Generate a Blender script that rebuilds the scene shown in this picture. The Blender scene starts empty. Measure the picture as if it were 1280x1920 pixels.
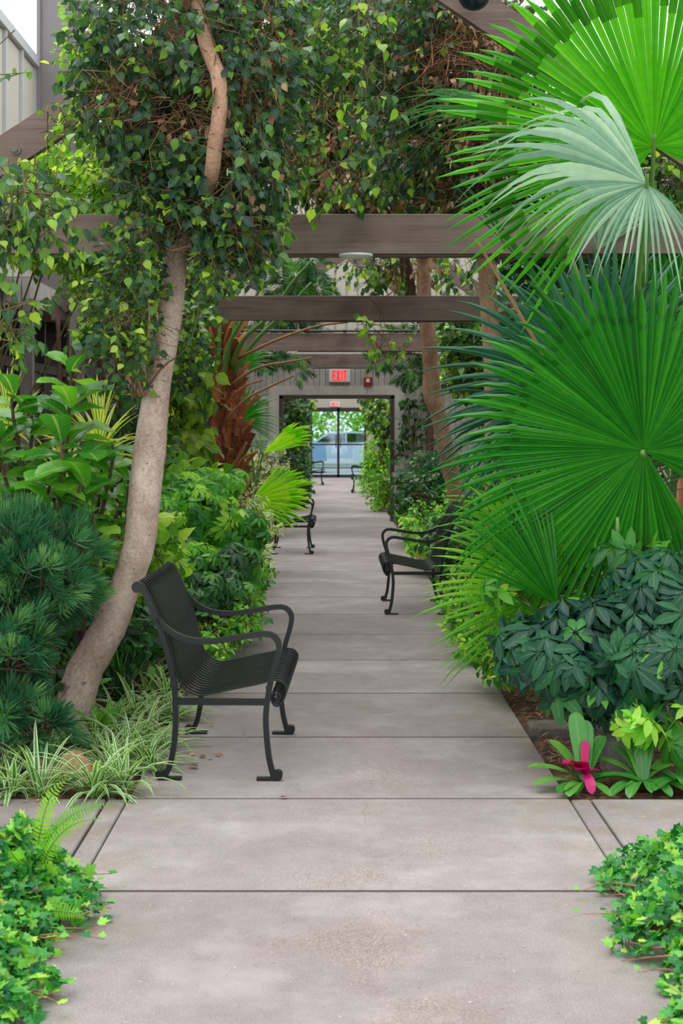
import bpy, math, random
import numpy as np
from mathutils import Vector, Matrix

S = bpy.context.scene
COL = S.collection
rng = np.random.default_rng(11)
random.seed(11)
PI = math.pi

# ---------------------------------------------------------------- camera
FPX, HX, HY, EYE = 2700.0, 628.0, 806.0, 1.52
cd = bpy.data.cameras.new('camera'); cam = bpy.data.objects.new('camera', cd); COL.objects.link(cam)
cam.location = (0, 0, EYE); cam.rotation_euler = (PI/2, 0, 0)
cd.sensor_fit = 'VERTICAL'; cd.sensor_height = 36; cd.sensor_width = 24
cd.lens = FPX/1920*36
cd.shift_x = (640-HX)/1920; cd.shift_y = -(960-HY)/1920
cd.clip_end = 300; cd.clip_start = .05
cd.dof.use_dof = True; cd.dof.focus_distance = 7.4; cd.dof.aperture_fstop = 7.0
S.camera = cam

# ---------------------------------------------------------------- world, sun, exposure
w = bpy.data.worlds.new('sky'); S.world = w; w.use_nodes = True
wn = w.node_tree.nodes; wl = w.node_tree.links
bg = wn['Background']; bg.inputs[0].default_value = (.93, .97, 1.0, 1); bg.inputs[1].default_value = 1.5
sd = bpy.data.lights.new('sun', 'SUN'); sun = bpy.data.objects.new('sun', sd); COL.objects.link(sun)
sd.energy = 2.7; sd.angle = math.radians(70); sd.color = (1, .98, .94)
sun.rotation_euler = Vector((.34, -.22, -1)).to_track_quat('-Z', 'Y').to_euler()
S.view_settings.view_transform = 'Standard'; S.view_settings.look = 'None'
S.view_settings.gamma = 1; S.view_settings.use_curve_mapping = False
S.view_settings.exposure = 0.25

# ---------------------------------------------------------------- helpers
def P(px, py, D):
    return np.array([(px-HX)/FPX*D, D, EYE-(py-HY)/FPX*D])

def lin(c):
    return tuple((v/255/12.92 if v/255 <= .04045 else ((v/255+.055)/1.055)**2.4) for v in c) + (1,)

def tag(o, label=None, cat=None, group=None, kind=None):
    if label: o['label'] = label
    if cat: o['category'] = cat
    if group: o['group'] = group
    if kind: o['kind'] = kind
    return o

def thing(name, label, cat, loc=(0, 0, 0), group=None, rz=0):
    o = bpy.data.objects.new(name, None); COL.objects.link(o)
    o.location = loc; o.rotation_euler = (0, 0, rz); o.empty_display_size = .1
    return tag(o, label, cat, group)

def org(parent):
    p = np.zeros(3)
    while parent is not None: p = p+np.array(parent.location); parent = parent.parent
    return p

class MB:
    """collects geometry, links it as one mesh object"""
    def __init__(s): s.v = []; s.f = []; s.sm = []
    def add(s, vs, fs, smooth=False):
        n = len(s.v); s.v.extend([tuple(map(float, v)) for v in vs])
        s.f.extend([tuple(i+n for i in f) for f in fs]); s.sm.extend([smooth]*len(fs)); return s
    def box(s, x0, x1, y0, y1, z0, z1):
        return s.add([(x0,y0,z0),(x1,y0,z0),(x1,y1,z0),(x0,y1,z0),(x0,y0,z1),(x1,y0,z1),(x1,y1,z1),(x0,y1,z1)],
                     [(0,3,2,1),(4,5,6,7),(0,1,5,4),(1,2,6,5),(2,3,7,6),(3,0,4,7)])
    def cbox(s, x0, x1, y0, y1, z0, z1, c):
        """box with a chamfered top edge"""
        return s.add([(x0,y0,z0),(x1,y0,z0),(x1,y1,z0),(x0,y1,z0),(x0,y0,z1-c),(x1,y0,z1-c),(x1,y1,z1-c),(x0,y1,z1-c),
                      (x0+c,y0+c,z1),(x1-c,y0+c,z1),(x1-c,y1-c,z1),(x0+c,y1-c,z1)],
                     [(0,3,2,1),(8,9,10,11),(0,1,5,4),(1,2,6,5),(2,3,7,6),(3,0,4,7),(4,5,9,8),(5,6,10,9),(6,7,11,10),(7,4,8,11)])
    def tube(s, pts, r, n=8, caps=True, wob=0):
        pts = np.array(pts, float); m = len(pts)
        r = np.full(m, r) if np.isscalar(r) else np.array(r)
        t = np.gradient(pts, axis=0); t /= np.linalg.norm(t, axis=1)[:, None]+1e-9
        ref = np.array([0, 0, 1.]) if abs(t[0][2]) < .8 else np.array([1., 0, 0])
        u = np.cross(t[0], ref); u /= np.linalg.norm(u)
        vs = []
        for i in range(m):
            u = u-t[i]*u.dot(t[i]); u /= np.linalg.norm(u); v = np.cross(t[i], u)
            for k in range(n):
                a = 2*PI*k/n; rr = r[i]*(1+wob*rng.normal())
                vs.append(pts[i]+(u*math.cos(a)+v*math.sin(a))*rr)
        fs = [(i*n+k, i*n+(k+1) % n, (i+1)*n+(k+1) % n, (i+1)*n+k) for i in range(m-1) for k in range(n)]
        if caps: fs += [tuple(range(n))[::-1], tuple((m-1)*n+k for k in range(n))]
        return s.add(vs, fs, n > 5)
    def ribbon(s, pts, wdt, thk, axis):
        """rectangular bar swept along a path lying across 'axis' (the width direction)"""
        pts = np.array(pts, float); a = np.array(axis, float)
        t = np.gradient(pts, axis=0); t /= np.linalg.norm(t, axis=1)[:, None]+1e-9
        vs = []
        for p, d in zip(pts, t):
            nn = np.cross(d, a); nn /= np.linalg.norm(nn)
            for sa, sn in ((-1, -1), (1, -1), (1, 1), (-1, 1)): vs.append(p+a*sa*wdt/2+nn*sn*thk/2)
        m = len(pts)
        fs = [(i*4+k, i*4+(k+1) % 4, (i+1)*4+(k+1) % 4, (i+1)*4+k) for i in range(m-1) for k in range(4)]
        return s.add(vs, fs+[(3, 2, 1, 0), tuple((m-1)*4+k for k in range(4))])
    def disc(s, c, r, h, axis='z', n=20):
        c = np.array(c, float); ax = {'x': 0, 'y': 1, 'z': 2}[axis]; i, j = [(1, 2), (2, 0), (0, 1)][ax]
        vs = []
        for q in (0, 1):
            for k in range(n):
                p = c.copy(); p[ax] += h*q; p[i] += r*math.cos(2*PI*k/n); p[j] += r*math.sin(2*PI*k/n); vs.append(p)
        return s.add(vs, [tuple(range(n))[::-1], tuple(range(n, 2*n))]+[(k, (k+1) % n, n+(k+1) % n, n+k) for k in range(n)])
    def prism(s, poly, y0, y1):
        n = len(poly)
        vs = [(x, y0, z) for x, z in poly]+[(x, y1, z) for x, z in poly]
        return s.add(vs, [tuple(range(n)), tuple(range(2*n-1, n-1, -1))]+[((k+1) % n, k, n+k, n+(k+1) % n) for k in range(n)])
    def build(s, name, mat, parent=None, local=False):
        o0 = np.zeros(3) if local else org(parent)
        me = bpy.data.meshes.new(name)
        me.from_pydata([tuple(np.array(v)-o0) for v in s.v], [], s.f)
        me.polygons.foreach_set('use_smooth', s.sm)
        me.materials.append(mat)
        o = bpy.data.objects.new(name, me); COL.objects.link(o)
        if parent is not None: o.parent = parent
        return o

def struct(name, mb, mat):
    return tag(mb.build(name, mat), kind='structure')

def spline(pts, n=8, r=None):
    """Catmull-Rom through the points (extra columns are carried along)"""
    p = np.array(pts, float); q = np.vstack([2*p[0]-p[1], p, 2*p[-1]-p[-2]]); out = []
    for i in range(1, len(q)-2):
        for t in np.linspace(0, 1, n, endpoint=False):
            a, b, c, d = q[i-1], q[i], q[i+1], q[i+2]
            out.append(.5*(2*b+(c-a)*t+(2*a-5*b+4*c-d)*t*t+(3*b-a-3*c+d)*t**3))
    out.append(p[-1]); return np.array(out)

def copy_tree(o, parent=None):
    c = o.copy(); COL.objects.link(c)
    if parent is not None: c.parent = parent
    for ch in [x for x in o.children]: copy_tree(ch, c)
    return c

# ---------------------------------------------------------------- materials
class NT:
    def __init__(s, name):
        s.m = bpy.data.materials.new(name); s.m.use_nodes = True
        s.t = s.m.node_tree; s.n = s.t.nodes; s.b = s.n['Principled BSDF']; s.out = s.n['Material Output']
    def N(s, ty, **kw):
        n = s.n.new(ty)
        for k, v in kw.items():
            if k.startswith('i_'): n.inputs[int(k[2:]) if k[2:].isdigit() else k[2:]].default_value = v
            else: setattr(n, k, v)
        return n
    def L(s, a, b): s.t.links.new(a, b)
    def mix(s, f, a, b, bt='MIX'):
        n = s.N('ShaderNodeMix', data_type='RGBA', blend_type=bt)
        for inp, v in ((n.inputs[0], f), (n.inputs[6], a), (n.inputs[7], b)):
            if hasattr(v, 'links'): s.L(v, inp)
            else: inp.default_value = v
        return n.outputs[2]
    def math(s, op, a, b=0., c=None):
        n = s.N('ShaderNodeMath', operation=op)
        for i, v in enumerate((a, b, c)):
            if v is None: continue
            if hasattr(v, 'links'): s.L(v, n.inputs[i])
            else: n.inputs[i].default_value = v
        return n.outputs[0]
    def ramp(s, fac, stops, interp='LINEAR'):
        n = s.N('ShaderNodeValToRGB'); n.color_ramp.interpolation = interp
        e = n.color_ramp.elements
        while len(e) < len(stops): e.new(.5)
        for q, (p, c) in zip(e, stops): q.position = p; q.color = c if len(c) == 4 else lin(c)
        s.L(fac, n.inputs[0]); return n.outputs[0]
    def bump(s, h, st=.3, dist=.01):
        n = s.N('ShaderNodeBump'); n.inputs['Strength'].default_value = st; n.inputs['Distance'].default_value = dist
        s.L(h, n.inputs['Height']); s.L(n.outputs[0], s.b.inputs['Normal'])
    def noise(s, scale, detail=4, vec=None, rough=.55, mapping=None):
        n = s.N('ShaderNodeTexNoise'); n.inputs['Scale'].default_value = scale; n.inputs['Detail'].default_value = detail
        n.inputs['Roughness'].default_value = rough
        if vec is not None: s.L(vec, n.inputs['Vector'])
        return n.outputs[0]
    def coords(s, scale=(1, 1, 1), kind='Object', loc=(0, 0, 0)):
        tc = s.N('ShaderNodeTexCoord'); mp = s.N('ShaderNodeMapping')
        mp.inputs['Scale'].default_value = scale; mp.inputs['Location'].default_value = loc
        s.L(tc.outputs[kind], mp.inputs[0]); return mp.outputs[0]
    def worldpos(s, scale=(1, 1, 1)):
        g = s.N('ShaderNodeNewGeometry'); mp = s.N('ShaderNodeMapping'); mp.inputs['Scale'].default_value = scale
        s.L(g.outputs['Position'], mp.inputs[0]); return mp.outputs[0]
    def rnd(s): return s.N('ShaderNodeObjectInfo').outputs['Random']

def plain(name, col, rough=.5, metal=0, spec=.5):
    t = NT(name); t.b.inputs['Base Color'].default_value = lin(col); t.b.inputs['Roughness'].default_value = rough
    t.b.inputs['Metallic'].default_value = metal; t.b.inputs['Specular IOR Level'].default_value = spec
    n = t.noise(30, 3, t.coords())
    c = t.mix(n, lin(tuple(v*.9 for v in col)), lin(tuple(min(255, v*1.07) for v in col)))
    t.L(c, t.b.inputs['Base Color']); return t.m

def mat_concrete():
    t = NT('concrete'); v = t.worldpos()
    big = t.noise(1.1, 5, v); mid = t.noise(9, 5, v, .7); fine = t.noise(160, 3, v, .7)
    streak = t.noise(6, 3, t.worldpos((.35, 5, 1)), .6)
    c = t.ramp(big, [(.3, (128, 123, 124)), (.55, (148, 142, 142)), (.75, (163, 157, 157))])
    c = t.mix(t.math('MULTIPLY', streak, .6), c, lin((134, 122, 116)), 'MIX')
    c = t.mix(.5, c, t.ramp(mid, [(.3, (122, 116, 116)), (.7, (168, 161, 161))]))
    c = t.mix(.30, c, t.ramp(fine, [(.35, (100, 96, 96)), (.65, (198, 192, 191))]))
    # worn middle of the path where the pebbles show
    vo = t.N('ShaderNodeTexVoronoi'); vo.inputs['Scale'].default_value = 210; t.L(v, vo.inputs['Vector'])
    sx = t.N('ShaderNodeSeparateXYZ'); t.L(v, sx.inputs[0])
    ax = t.math('ABSOLUTE', t.math('SUBTRACT', sx.outputs[0], .12))
    wear = t.math('MULTIPLY', t.math('SUBTRACT', 1.0, t.math('MULTIPLY', ax, 1.9)), 1.0)
    wear = t.math('MULTIPLY', wear, t.ramp(t.noise(2.2, 3, v), [(.42, (0, 0, 0, 1)), (.6, (1, 1, 1, 1))]))
    near = t.N('ShaderNodeMapRange'); t.L(sx.outputs[1], near.inputs[0])
    near.inputs[1].default_value = 12; near.inputs[2].default_value = 4.5
    wear = t.math('MULTIPLY', wear, near.outputs[0])
    wn_ = t.N('ShaderNodeClamp'); t.L(wear, wn_.inputs[0]); wear = wn_.outputs[0]
    peb = t.ramp(vo.outputs['Color'], [(.15, (95, 84, 80)), (.5, (156, 149, 146)), (.85, (200, 195, 193))])
    c = t.mix(t.math('MULTIPLY', wear, .6), c, peb)
    c = t.mix(t.math('MULTIPLY', wear, .25), c, lin((138, 114, 104)))
    bl_ = t.ramp(t.noise(.55, 4, t.worldpos((1, .8, 1)), .6), [(.42, (0, 0, 0, 1)), (.62, (1, 1, 1, 1))])
    c = t.mix(t.math('MULTIPLY', bl_, .38), c, lin((112, 100, 98)))
    gl_ = t.ramp(t.noise(1.7, 4, v, .65), [(.50, (0, 0, 0, 1)), (.68, (1, 1, 1, 1))])
    c = t.mix(t.math('MULTIPLY', gl_, .35), c, lin((190, 184, 184)))
    # lichen and damp near the planted edges
    edge = t.math('MULTIPLY', t.ramp(t.math('ABSOLUTE', t.math('SUBTRACT', sx.outputs[0], .055)), [(.55, (0, 0, 0, 1)), (.95, (1, 1, 1, 1))]),
                  t.ramp(t.noise(3.5, 3, v), [(.45, (0, 0, 0, 1)), (.65, (1, 1, 1, 1))]))
    c = t.mix(t.math('MULTIPLY', edge, .4), c, lin((128, 120, 78)))
    # dark specks
    sp = t.ramp(t.noise(42, 2, v), [(.26, (1, 1, 1, 1)), (.31, (0, 0, 0, 1))])
    c = t.mix(t.math('MULTIPLY', sp, .5), c, lin((88, 80, 76)))
    ws = t.ramp(t.noise(55, 2, v), [(.70, (0, 0, 0, 1)), (.74, (1, 1, 1, 1))])
    c = t.mix(t.math('MULTIPLY', ws, .5), c, lin((222, 218, 214)))
    r = t.rnd(); c = t.mix(.55, c, t.ramp(r, [(0, (212, 203, 198)), (1, (255, 250, 247))]), 'MULTIPLY')
    t.L(c, t.b.inputs['Base Color']); t.b.inputs['Roughness'].default_value = .85
    t.b.inputs['Specular IOR Level'].default_value = .25
    t.bump(t.mix(wear, fine, vo.outputs['Distance']), .35, .004); return t.m

def mat_wood(name, c0, c1, axis='x', obj=True):
    t = NT(name)
    sc = {'x': (1.2, 30, 30), 'y': (30, 1.2, 30), 'z': (30, 30, 1.2)}[axis]
    v = t.coords(sc); g = t.noise(1.0, 6, v, .7); g2 = t.noise(2.5, 3, t.coords())
    c = t.ramp(g, [(.3, c0), (.7, c1)])
    c = t.mix(.4, c, t.ramp(g2, [(.3, tuple(x*.8 for x in c0)), (.7, tuple(min(255, x*1.08) for x in c1))]))
    cr = t.ramp(t.noise(.8, 2, t.coords(tuple(q*1.6 for q in sc))), [(.28, (1, 1, 1, 1)), (.33, (0, 0, 0, 1))])
    c = t.mix(t.math('MULTIPLY', cr, .45), c, lin(tuple(x*.45 for x in c0)))
    c = t.mix(.35, c, t.ramp(t.rnd(), [(0, (205, 200, 198)), (1, (255, 255, 255))]), 'MULTIPLY')
    t.L(c, t.b.inputs['Base Color']); t.b.inputs['Roughness'].default_value = .85
    t.b.inputs['Specular IOR Level'].default_value = .2
    t.bump(g, .35, .004); return t.m

def mat_bark(name, base, light, dark, vary=False):
    t = NT(name); v = t.coords()
    n = t.noise(9, 6, t.coords((1, 1, .45)), .65); f = t.noise(60, 4, v, .7)
    c = t.ramp(n, [(.3, dark), (.5, base), (.7, light)])
    c = t.mix(.3, c, t.ramp(f, [(.35, tuple(x*.65 for x in base)), (.65, light)]))
    # horizontal cracks and lenticels
    vo = t.N('ShaderNodeTexVoronoi', feature='DISTANCE_TO_EDGE'); vo.inputs['Scale'].default_value = 18
    t.L(t.coords((1.3, 1.3, 2.1)), vo.inputs['Vector'])
    ck = t.ramp(vo.outputs[0], [(.0, (1, 1, 1, 1)), (.035, (0, 0, 0, 1))])
    ck = t.math('MULTIPLY', ck, t.ramp(t.noise(6, 2, v), [(.45, (0, 0, 0, 1)), (.6, (1, 1, 1, 1))]))
    c = t.mix(t.math('MULTIPLY', ck, .5), c, lin(tuple(x*.5 for x in dark)))
    lt = t.ramp(t.noise(38, 1, t.coords((1, 1, 1.6))), [(.25, (1, 1, 1, 1)), (.3, (0, 0, 0, 1))])
    c = t.mix(t.math('MULTIPLY', lt, .7), c, lin(tuple(x*.4 for x in dark)))
    if vary: c = t.mix(.85, c, t.ramp(t.rnd(), [(0, (110, 84, 74)), (.5, (190, 176, 166)), (1, (255, 255, 255))]), 'MULTIPLY')
    t.L(c, t.b.inputs['Base Color']); t.b.inputs['Roughness'].default_value = .8
    t.b.inputs['Specular IOR Level'].default_value = .25
    t.bump(t.mix(.5, n, f), .6, .012); return t.m

def mat_soil():
    t = NT('soil'); v = t.worldpos()
    n = t.noise(14, 6, v, .75); vo = t.N('ShaderNodeTexVoronoi'); vo.inputs['Scale'].default_value = 38; t.L(t.worldpos((1, 1.6, 1)), vo.inputs['Vector'])
    c = t.ramp(n, [(.3, (44, 28, 20)), (.55, (92, 54, 40)), (.75, (128, 82, 62))])
    chips = t.ramp(vo.outputs['Color'], [(.3, (60, 38, 28)), (.6, (120, 88, 66)), (.85, (186, 160, 134))])
    c = t.mix(t.ramp(t.noise(3, 3, v), [(.4, (0, 0, 0, 1)), (.62, (.75, .75, .75, 1))]), c, chips)
    t.L(c, t.b.inputs['Base Color']); t.b.inputs['Roughness'].default_value = .95
    t.bump(t.mix(.5, n, vo.outputs['Distance']), .8, .02); return t.m

def leaf_mat(name, cols, rough=.42, trans=.42, margin=None, mcol=(230, 235, 180), rib=.14, ribcol=None, spec=.45, sat=1.0, veins=False, bumpy=True):
    """cols: list of (position, rgb). lc = (across -1..1, along 0..1, random per leaf)"""
    t = NT(name)
    a = t.N('ShaderNodeAttribute', attribute_name='lc'); sx = t.N('ShaderNodeSeparateXYZ'); t.L(a.outputs['Vector'], sx.inputs[0])
    r = t.math('FRACT', t.math('ADD', sx.outputs[2], t.rnd()))
    c = t.ramp(r, cols)
    ab = t.math('ABSOLUTE', sx.outputs[0])
    nz = t.noise(25, 2, t.worldpos())
    c = t.mix(.28, c, t.ramp(nz, [(.3, (185, 190, 185)), (.7, (255, 255, 255))]), 'MULTIPLY')
    if rib:
        rc = lin(ribcol) if ribcol else None
        f = t.math('MULTIPLY', t.math('LESS_THAN', ab, .10), rib)
        c = t.mix(f, c, rc if rc else lin((190, 205, 130)))
    if veins:
        wv = t.math('SINE', t.math('MULTIPLY', t.math('SUBTRACT', sx.outputs[1], t.math('MULTIPLY', ab, .16)), 62.0))
        f = t.math('MULTIPLY', t.math('GREATER_THAN', wv, .86), .25)
        c = t.mix(f, c, lin((170, 200, 110)))
    if margin:
        f = t.math('GREATER_THAN', ab, margin); c = t.mix(f, c, lin(mcol))
    t.L(c, t.b.inputs['Base Color']); t.b.inputs['Roughness'].default_value = rough
    t.b.inputs['Specular IOR Level'].default_value = spec
    tr = t.N('ShaderNodeBsdfTranslucent')
    tc = t.mix(1.0, c, (1.5, 1.55, .75, 1), 'MULTIPLY'); t.L(tc, tr.inputs[0])
    ms = t.N('ShaderNodeMixShader'); ms.inputs[0].default_value = trans
    t.L(t.b.outputs[0], ms.inputs[1]); t.L(tr.outputs[0], ms.inputs[2]); t.L(ms.outputs[0], t.out.inputs[0])
    return t.m

def glass_mat(name, tint, refl=.12, rough=.02):
    t = NT(name); t.n.remove(t.b)
    tr = t.N('ShaderNodeBsdfTransparent'); tr.inputs[0].default_value = tint
    gl = t.N('ShaderNodeBsdfGlossy'); gl.inputs['Roughness'].default_value = rough
    lw = t.N('ShaderNodeLayerWeight'); lw.inputs[0].default_value = .3
    f = t.math('ADD', t.math('MULTIPLY', lw.outputs['Fresnel'], .7), refl)
    ms = t.N('ShaderNodeMixShader'); t.L(f, ms.inputs[0]); t.L(tr.outputs[0], ms.inputs[1]); t.L(gl.outputs[0], ms.inputs[2])
    t.L(ms.outputs[0], t.out.inputs[0]); return t.m

M = {}
M['concrete'] = mat_concrete()
M['soil'] = mat_soil()
M['joint'] = plain('joint_dirt', (66, 58, 54), .95)
M['beam'] = mat_wood('weathered_beam_wood', (102, 86, 79), (146, 127, 118), 'x')
M['post'] = mat_wood('grey_post_wood', (112, 106, 98), (140, 134, 126), 'z')
M['siding'] = mat_wood('grey_siding', (160, 156, 150), (190, 186, 178), 'z')
M['trimgrey'] = mat_wood('grey_trim_wood', (186, 182, 174), (212, 208, 200), 'z')
M['jamb'] = plain('dark_brown_jamb', (70, 58, 50), .6)
M['metal'] = plain('black_painted_metal', (15, 19, 22), .30, 0, .55)
M['bark'] = mat_bark('ficus_bark', (190, 164, 148), (222, 202, 186), (146, 120, 104))
M['bark2'] = mat_bark('brown_bark', (176, 136, 110), (206, 170, 142), (120, 86, 68))
M['darkbark'] = mat_bark('dark_bark', (92, 70, 58), (120, 96, 80), (52, 38, 32))
M['twig'] = plain('green_brown_twig', (96, 84, 52), .7)
M['drytwig'] = plain('dry_brown_twig', (156, 108, 80), .85)
M['stone'] = mat_bark('terracotta_stone', (160, 116, 88), (186, 142, 112), (112, 78, 60))
M['greystone'] = mat_bark('grey_stone', (112, 106, 98), (138, 132, 122), (76, 72, 66))
M['panel'] = plain('beige_wall_panel', (196, 190, 176), .7)
M['mullion'] = plain('pale_grey_mullion', (190, 192, 192), .5)
M['column'] = plain('grey_painted_column', (124, 118, 118), .55)
M['dark'] = plain('dark_interior', (30, 27, 26), .7)
M['white'] = plain('white_plastic', (226, 228, 226), .4)
M['lens'] = plain('dark_lamp_glass', (26, 32, 44), .1)
M['glass'] = glass_mat('clear_glass', (.80, .93, .97, 1), .06)
M['darkglass'] = glass_mat('dark_glass', (.12, .15, .14, 1), .18)
M['bronze'] = plain('dark_bronze_frame', (62, 58, 56), .45, .3)
t = NT('red_sign_letters'); t.b.inputs['Base Color'].default_value = lin((235, 30, 30))
t.b.inputs['Emission Color'].default_value = lin((255, 30, 28)); t.b.inputs['Emission Strength'].default_value = .9; M['exitred'] = t.m
M['red'] = plain('red_plastic', (140, 34, 30), .5)

# ---------------------------------------------------------------- setting: ground
J0, JS = 5.94, 1.19
PL, PR = -.853, .965
m = MB(); m.box(-5.2, 5.2, -2.4, 46.6, -.42, -.30); ground = struct('floor', m, M['soil'])
g = .0085
def slab(x0, x1, y0, y1, dz=0):
    m = MB(); m.cbox(x0+.0025, x1-.0025, y0+g, y1-g, -.10, dz, .005); return m.build('slab', M['concrete'], ground)
ks = range(-6, 34)
for k in ks:
    slab(PL, PR, J0+JS*k, J0+JS*(k+1), rng.uniform(-.0006, .0006))
for k in ks:      # dirt packed in the joints
    m = MB(); m.box(PL+.004, PR-.004, J0+JS*k-g-.001, J0+JS*k+g+.001, -.05, -.0015); m.build('joint', M['joint'], ground)
# the crossing walk and its border strips
y0, y1 = J0-JS, J0
slab(PL-.085, PL-.002, y0, y1, -.002); slab(PR+.002, PR+.085, y0, y1, -.002)
slab(PL-1.5, PL-.09, y0, y1); slab(PL-2.95, PL-1.5, y0, y1, -.002); slab(PR+.09, PR+1.5, y0, y1, -.001); slab(PR+1.5, PR+2.85, y0, y1)
def soil(name, x0, x1, y0, y1, nx, ny):
    xs = np.linspace(x0, x1, nx); ys = np.linspace(y0, y1, ny); m = MB(); vs = []
    for j, y in enumerate(ys):
        for i, x in enumerate(xs):
            e = i in (0, nx-1) or j in (0, ny-1)
            vs.append((x, y, -.035 if e else -.03+rng.uniform(0, .035)))
    fs = [(j*nx+i, j*nx+i+1, (j+1)*nx+i+1, (j+1)*nx+i) for j in range(ny-1) for i in range(nx-1)]
    m.add(vs, fs, True); return struct(name, m, M['soil'])
soil('floor_bed_left', -4.2, PL-.002, J0+.002, 46.3, 60, 500)
soil('floor_bed_right', PR+.002, 4.2, J0+.002, 46.3, 60, 500)
soil('floor_bed_near_left', -4.2, PL-.002, -2.2, J0-JS-.002, 40, 60)
soil('floor_bed_near_right', PR+.002, 4.2, -2.2, J0-JS-.002, 40, 60)

# ---------------------------------------------------------------- setting: the wall with the opening, 24 m away
YW = 23.95; OX0, OX1, OZ = -.93, .985, 2.08
m = MB(); T = .06
m.box(-4.0, OX0, YW, YW+.2, 0, 2.78); m.box(OX1, 4.0, YW, YW+.2, 0, 2.78); m.box(OX0, OX1, YW, YW+.2, OZ, 2.78)
wallb = struct('wall_middle', m, M['post'])
bw = .098; x = -3.98
pl = {}
while x < 3.95:
    c = x+bw/2; z0 = OZ+.06 if OX0-.02 < c < OX1+.02 else .02
    key = z0
    if key not in pl:
        mm = MB(); mm.cbox(-bw/2+.004, bw/2-.004, -.012, .0, z0, 2.77, .003)
        o = mm.build('plank', M['siding'], wallb, local=True); pl[key] = o; o.location = (c, YW-.001, 0)
    else:
        o = pl[key].copy(); COL.objects.link(o); o.location = (c, YW-.001, 0)
    x += bw
m = MB(); m.box(-4.0, 4.0, YW-.03, YW+.23, 2.78, 2.84); struct('trim_1', m, M['trimgrey'])
# light trim around the opening, dark jamb inside it
m = MB(); m.box(OX0-.17, OX0-.0, YW-.045, YW-.013, 0, OZ+.02); m.box(OX1, OX1+.17, YW-.045, YW-.013, 0, OZ+.02)
m.box(OX0-.17, OX1+.17, YW-.045, YW-.013, OZ+.02, OZ+.17); struct('trim_2', m, M['trimgrey'])
m = MB(); m.box(OX0, OX0+.065, YW-.05, YW+.22, 0, OZ); m.box(OX1-.065, OX1, YW-.05, YW+.22, 0, OZ); m.box(OX0, OX1, YW-.05, YW+.22, OZ-.04, OZ+.015)
struct('trim_3', m, M['jamb'])
# raised batten frames left and right of the opening
for sx in (-1, 1):
    m = MB(); a, b = (OX0-.42, OX0-.17) if sx < 0 else (OX1+.17, OX1+.42)
    for z in (.02, .66, 1.34, 2.02): m.box(a-.3 if sx < 0 else a, b if sx < 0 else b+.3, YW-.036, YW-.013, z, z+.055)
    for xx in (a+.0, a-.3) if sx < 0 else (b-.04, b+.3): m.box(xx, xx+.045, YW-.037, YW-.013, 0, 2.2)
    struct('trim_%d' % (4 if sx < 0 else 5), m, M['trimgrey'])
# upper storey behind it, pale ribbed panels
m = MB(); m.box(-4, 4, 25.6, 25.8, 2.8, 7.5); up = struct('wall_upper', m, M['panel'])
for i in range(40):
    mm = MB(); mm.box(-3.98+i*.2, -3.98+i*.2+.16, 25.57, 25.6, 2.95, 7.4); mm.build('panel', M['panel'], up)

# ---------------------------------------------------------------- setting: left building
XL = -3.75
m = MB(); m.box(XL-.25, XL, 6, 46.5, 3.15, 6.1); wl_ = struct('wall_left', m, M['panel'])
y = 6.0
k = 0
while y < 30:
    mm = MB(); mm.box(XL, XL+.02, y+.05, y+.80, 3.2, 6.0); mm.build('panel', M['panel'], wl_)
    mm = MB(); mm.box(XL, XL+.06, y-.03, y+.03, 3.15, 6.1); mm.build('mullion', M['mullion'], wl_)
    y += .85; k += 1
m = MB(); m.box(XL-.05, XL+.08, 6, 30, 6.02, 6.14); struct('trim_6', m, M['mullion'])
# storefront under the canopy
m = MB(); m.box(XL-1.0, XL-.9, 6, 46.5, -.1, 3.15); struct('wall_storefront', m, M['dark'])
m = MB()
for i in range(0, 12): m.box(XL-.06, XL+.02, 8+i*1.5, 8.09+i*1.5, 0, 3.15)
m.box(XL-.06, XL+.02, 6, 26, 2.25, 2.36); m.box(XL-.06, XL+.02, 6, 26, -.02, .12)
winf = struct('window_1', m, M['bronze'])
for i in range(0, 11):
    mm = MB(); mm.box(XL-.03, XL-.02, 8.1+i*1.5, 9.49+i*1.5, .12, 2.25); mm.build('pane', M['darkglass'], winf)
m = MB(); m.box(XL-1.0, XL-.2, 6, 46.5, 3.12, 3.2); struct('ceiling_leak_cover', m, M['dark'])  # roof strip added to close the sky light leak above the storefront
# canopy box with ribbed fascia and a slatted top
CX, CZ0, CZ1, CY0, CY1 = -3.18, 2.84, 3.10, 14.95, 17.6
m = MB(); m.box(XL, CX, CY0, CY1, CZ0, CZ1-.06); can = struct('ceiling_canopy', m, M['post'])
y = CY0
while y < CY1-.05:
    mm = MB(); mm.box(CX, CX+.02, y+.006, y+.094, CZ0-.02, CZ1); mm.build('plank', M['siding'], can); y += .1
x = XL
while x < CX-.02:
    mm = MB(); mm.box(x+.006, x+.094, CY0-.02, CY0, CZ0-.02, CZ1); mm.build('plank', M['siding'], can); x += .1
y = CY0+.08
while y < CY1:
    mm = MB(); mm.box(XL, CX+.0, y, y+.04, CZ1-.06, CZ1+.02); mm.build('slat', M['post'], can); y += .14
m = MB(); m.box(XL, -3.36, 7.5, 14.9, 2.95, 3.1); m.box(XL, -3.36, 17.7, 24, 2.95, 3.1); struct('ceiling_canopy_back', m, M['post'])
for i, (xx, yy) in enumerate(((-3.15, 14.75), (-3.3, 18.3), (-3.3, 21.5))):
    m = MB(); m.box(xx-.06, xx+.06, yy-.06, yy+.06, -.05, 2.86); struct('column_%d' % (i+1), m, M['post'])
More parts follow.
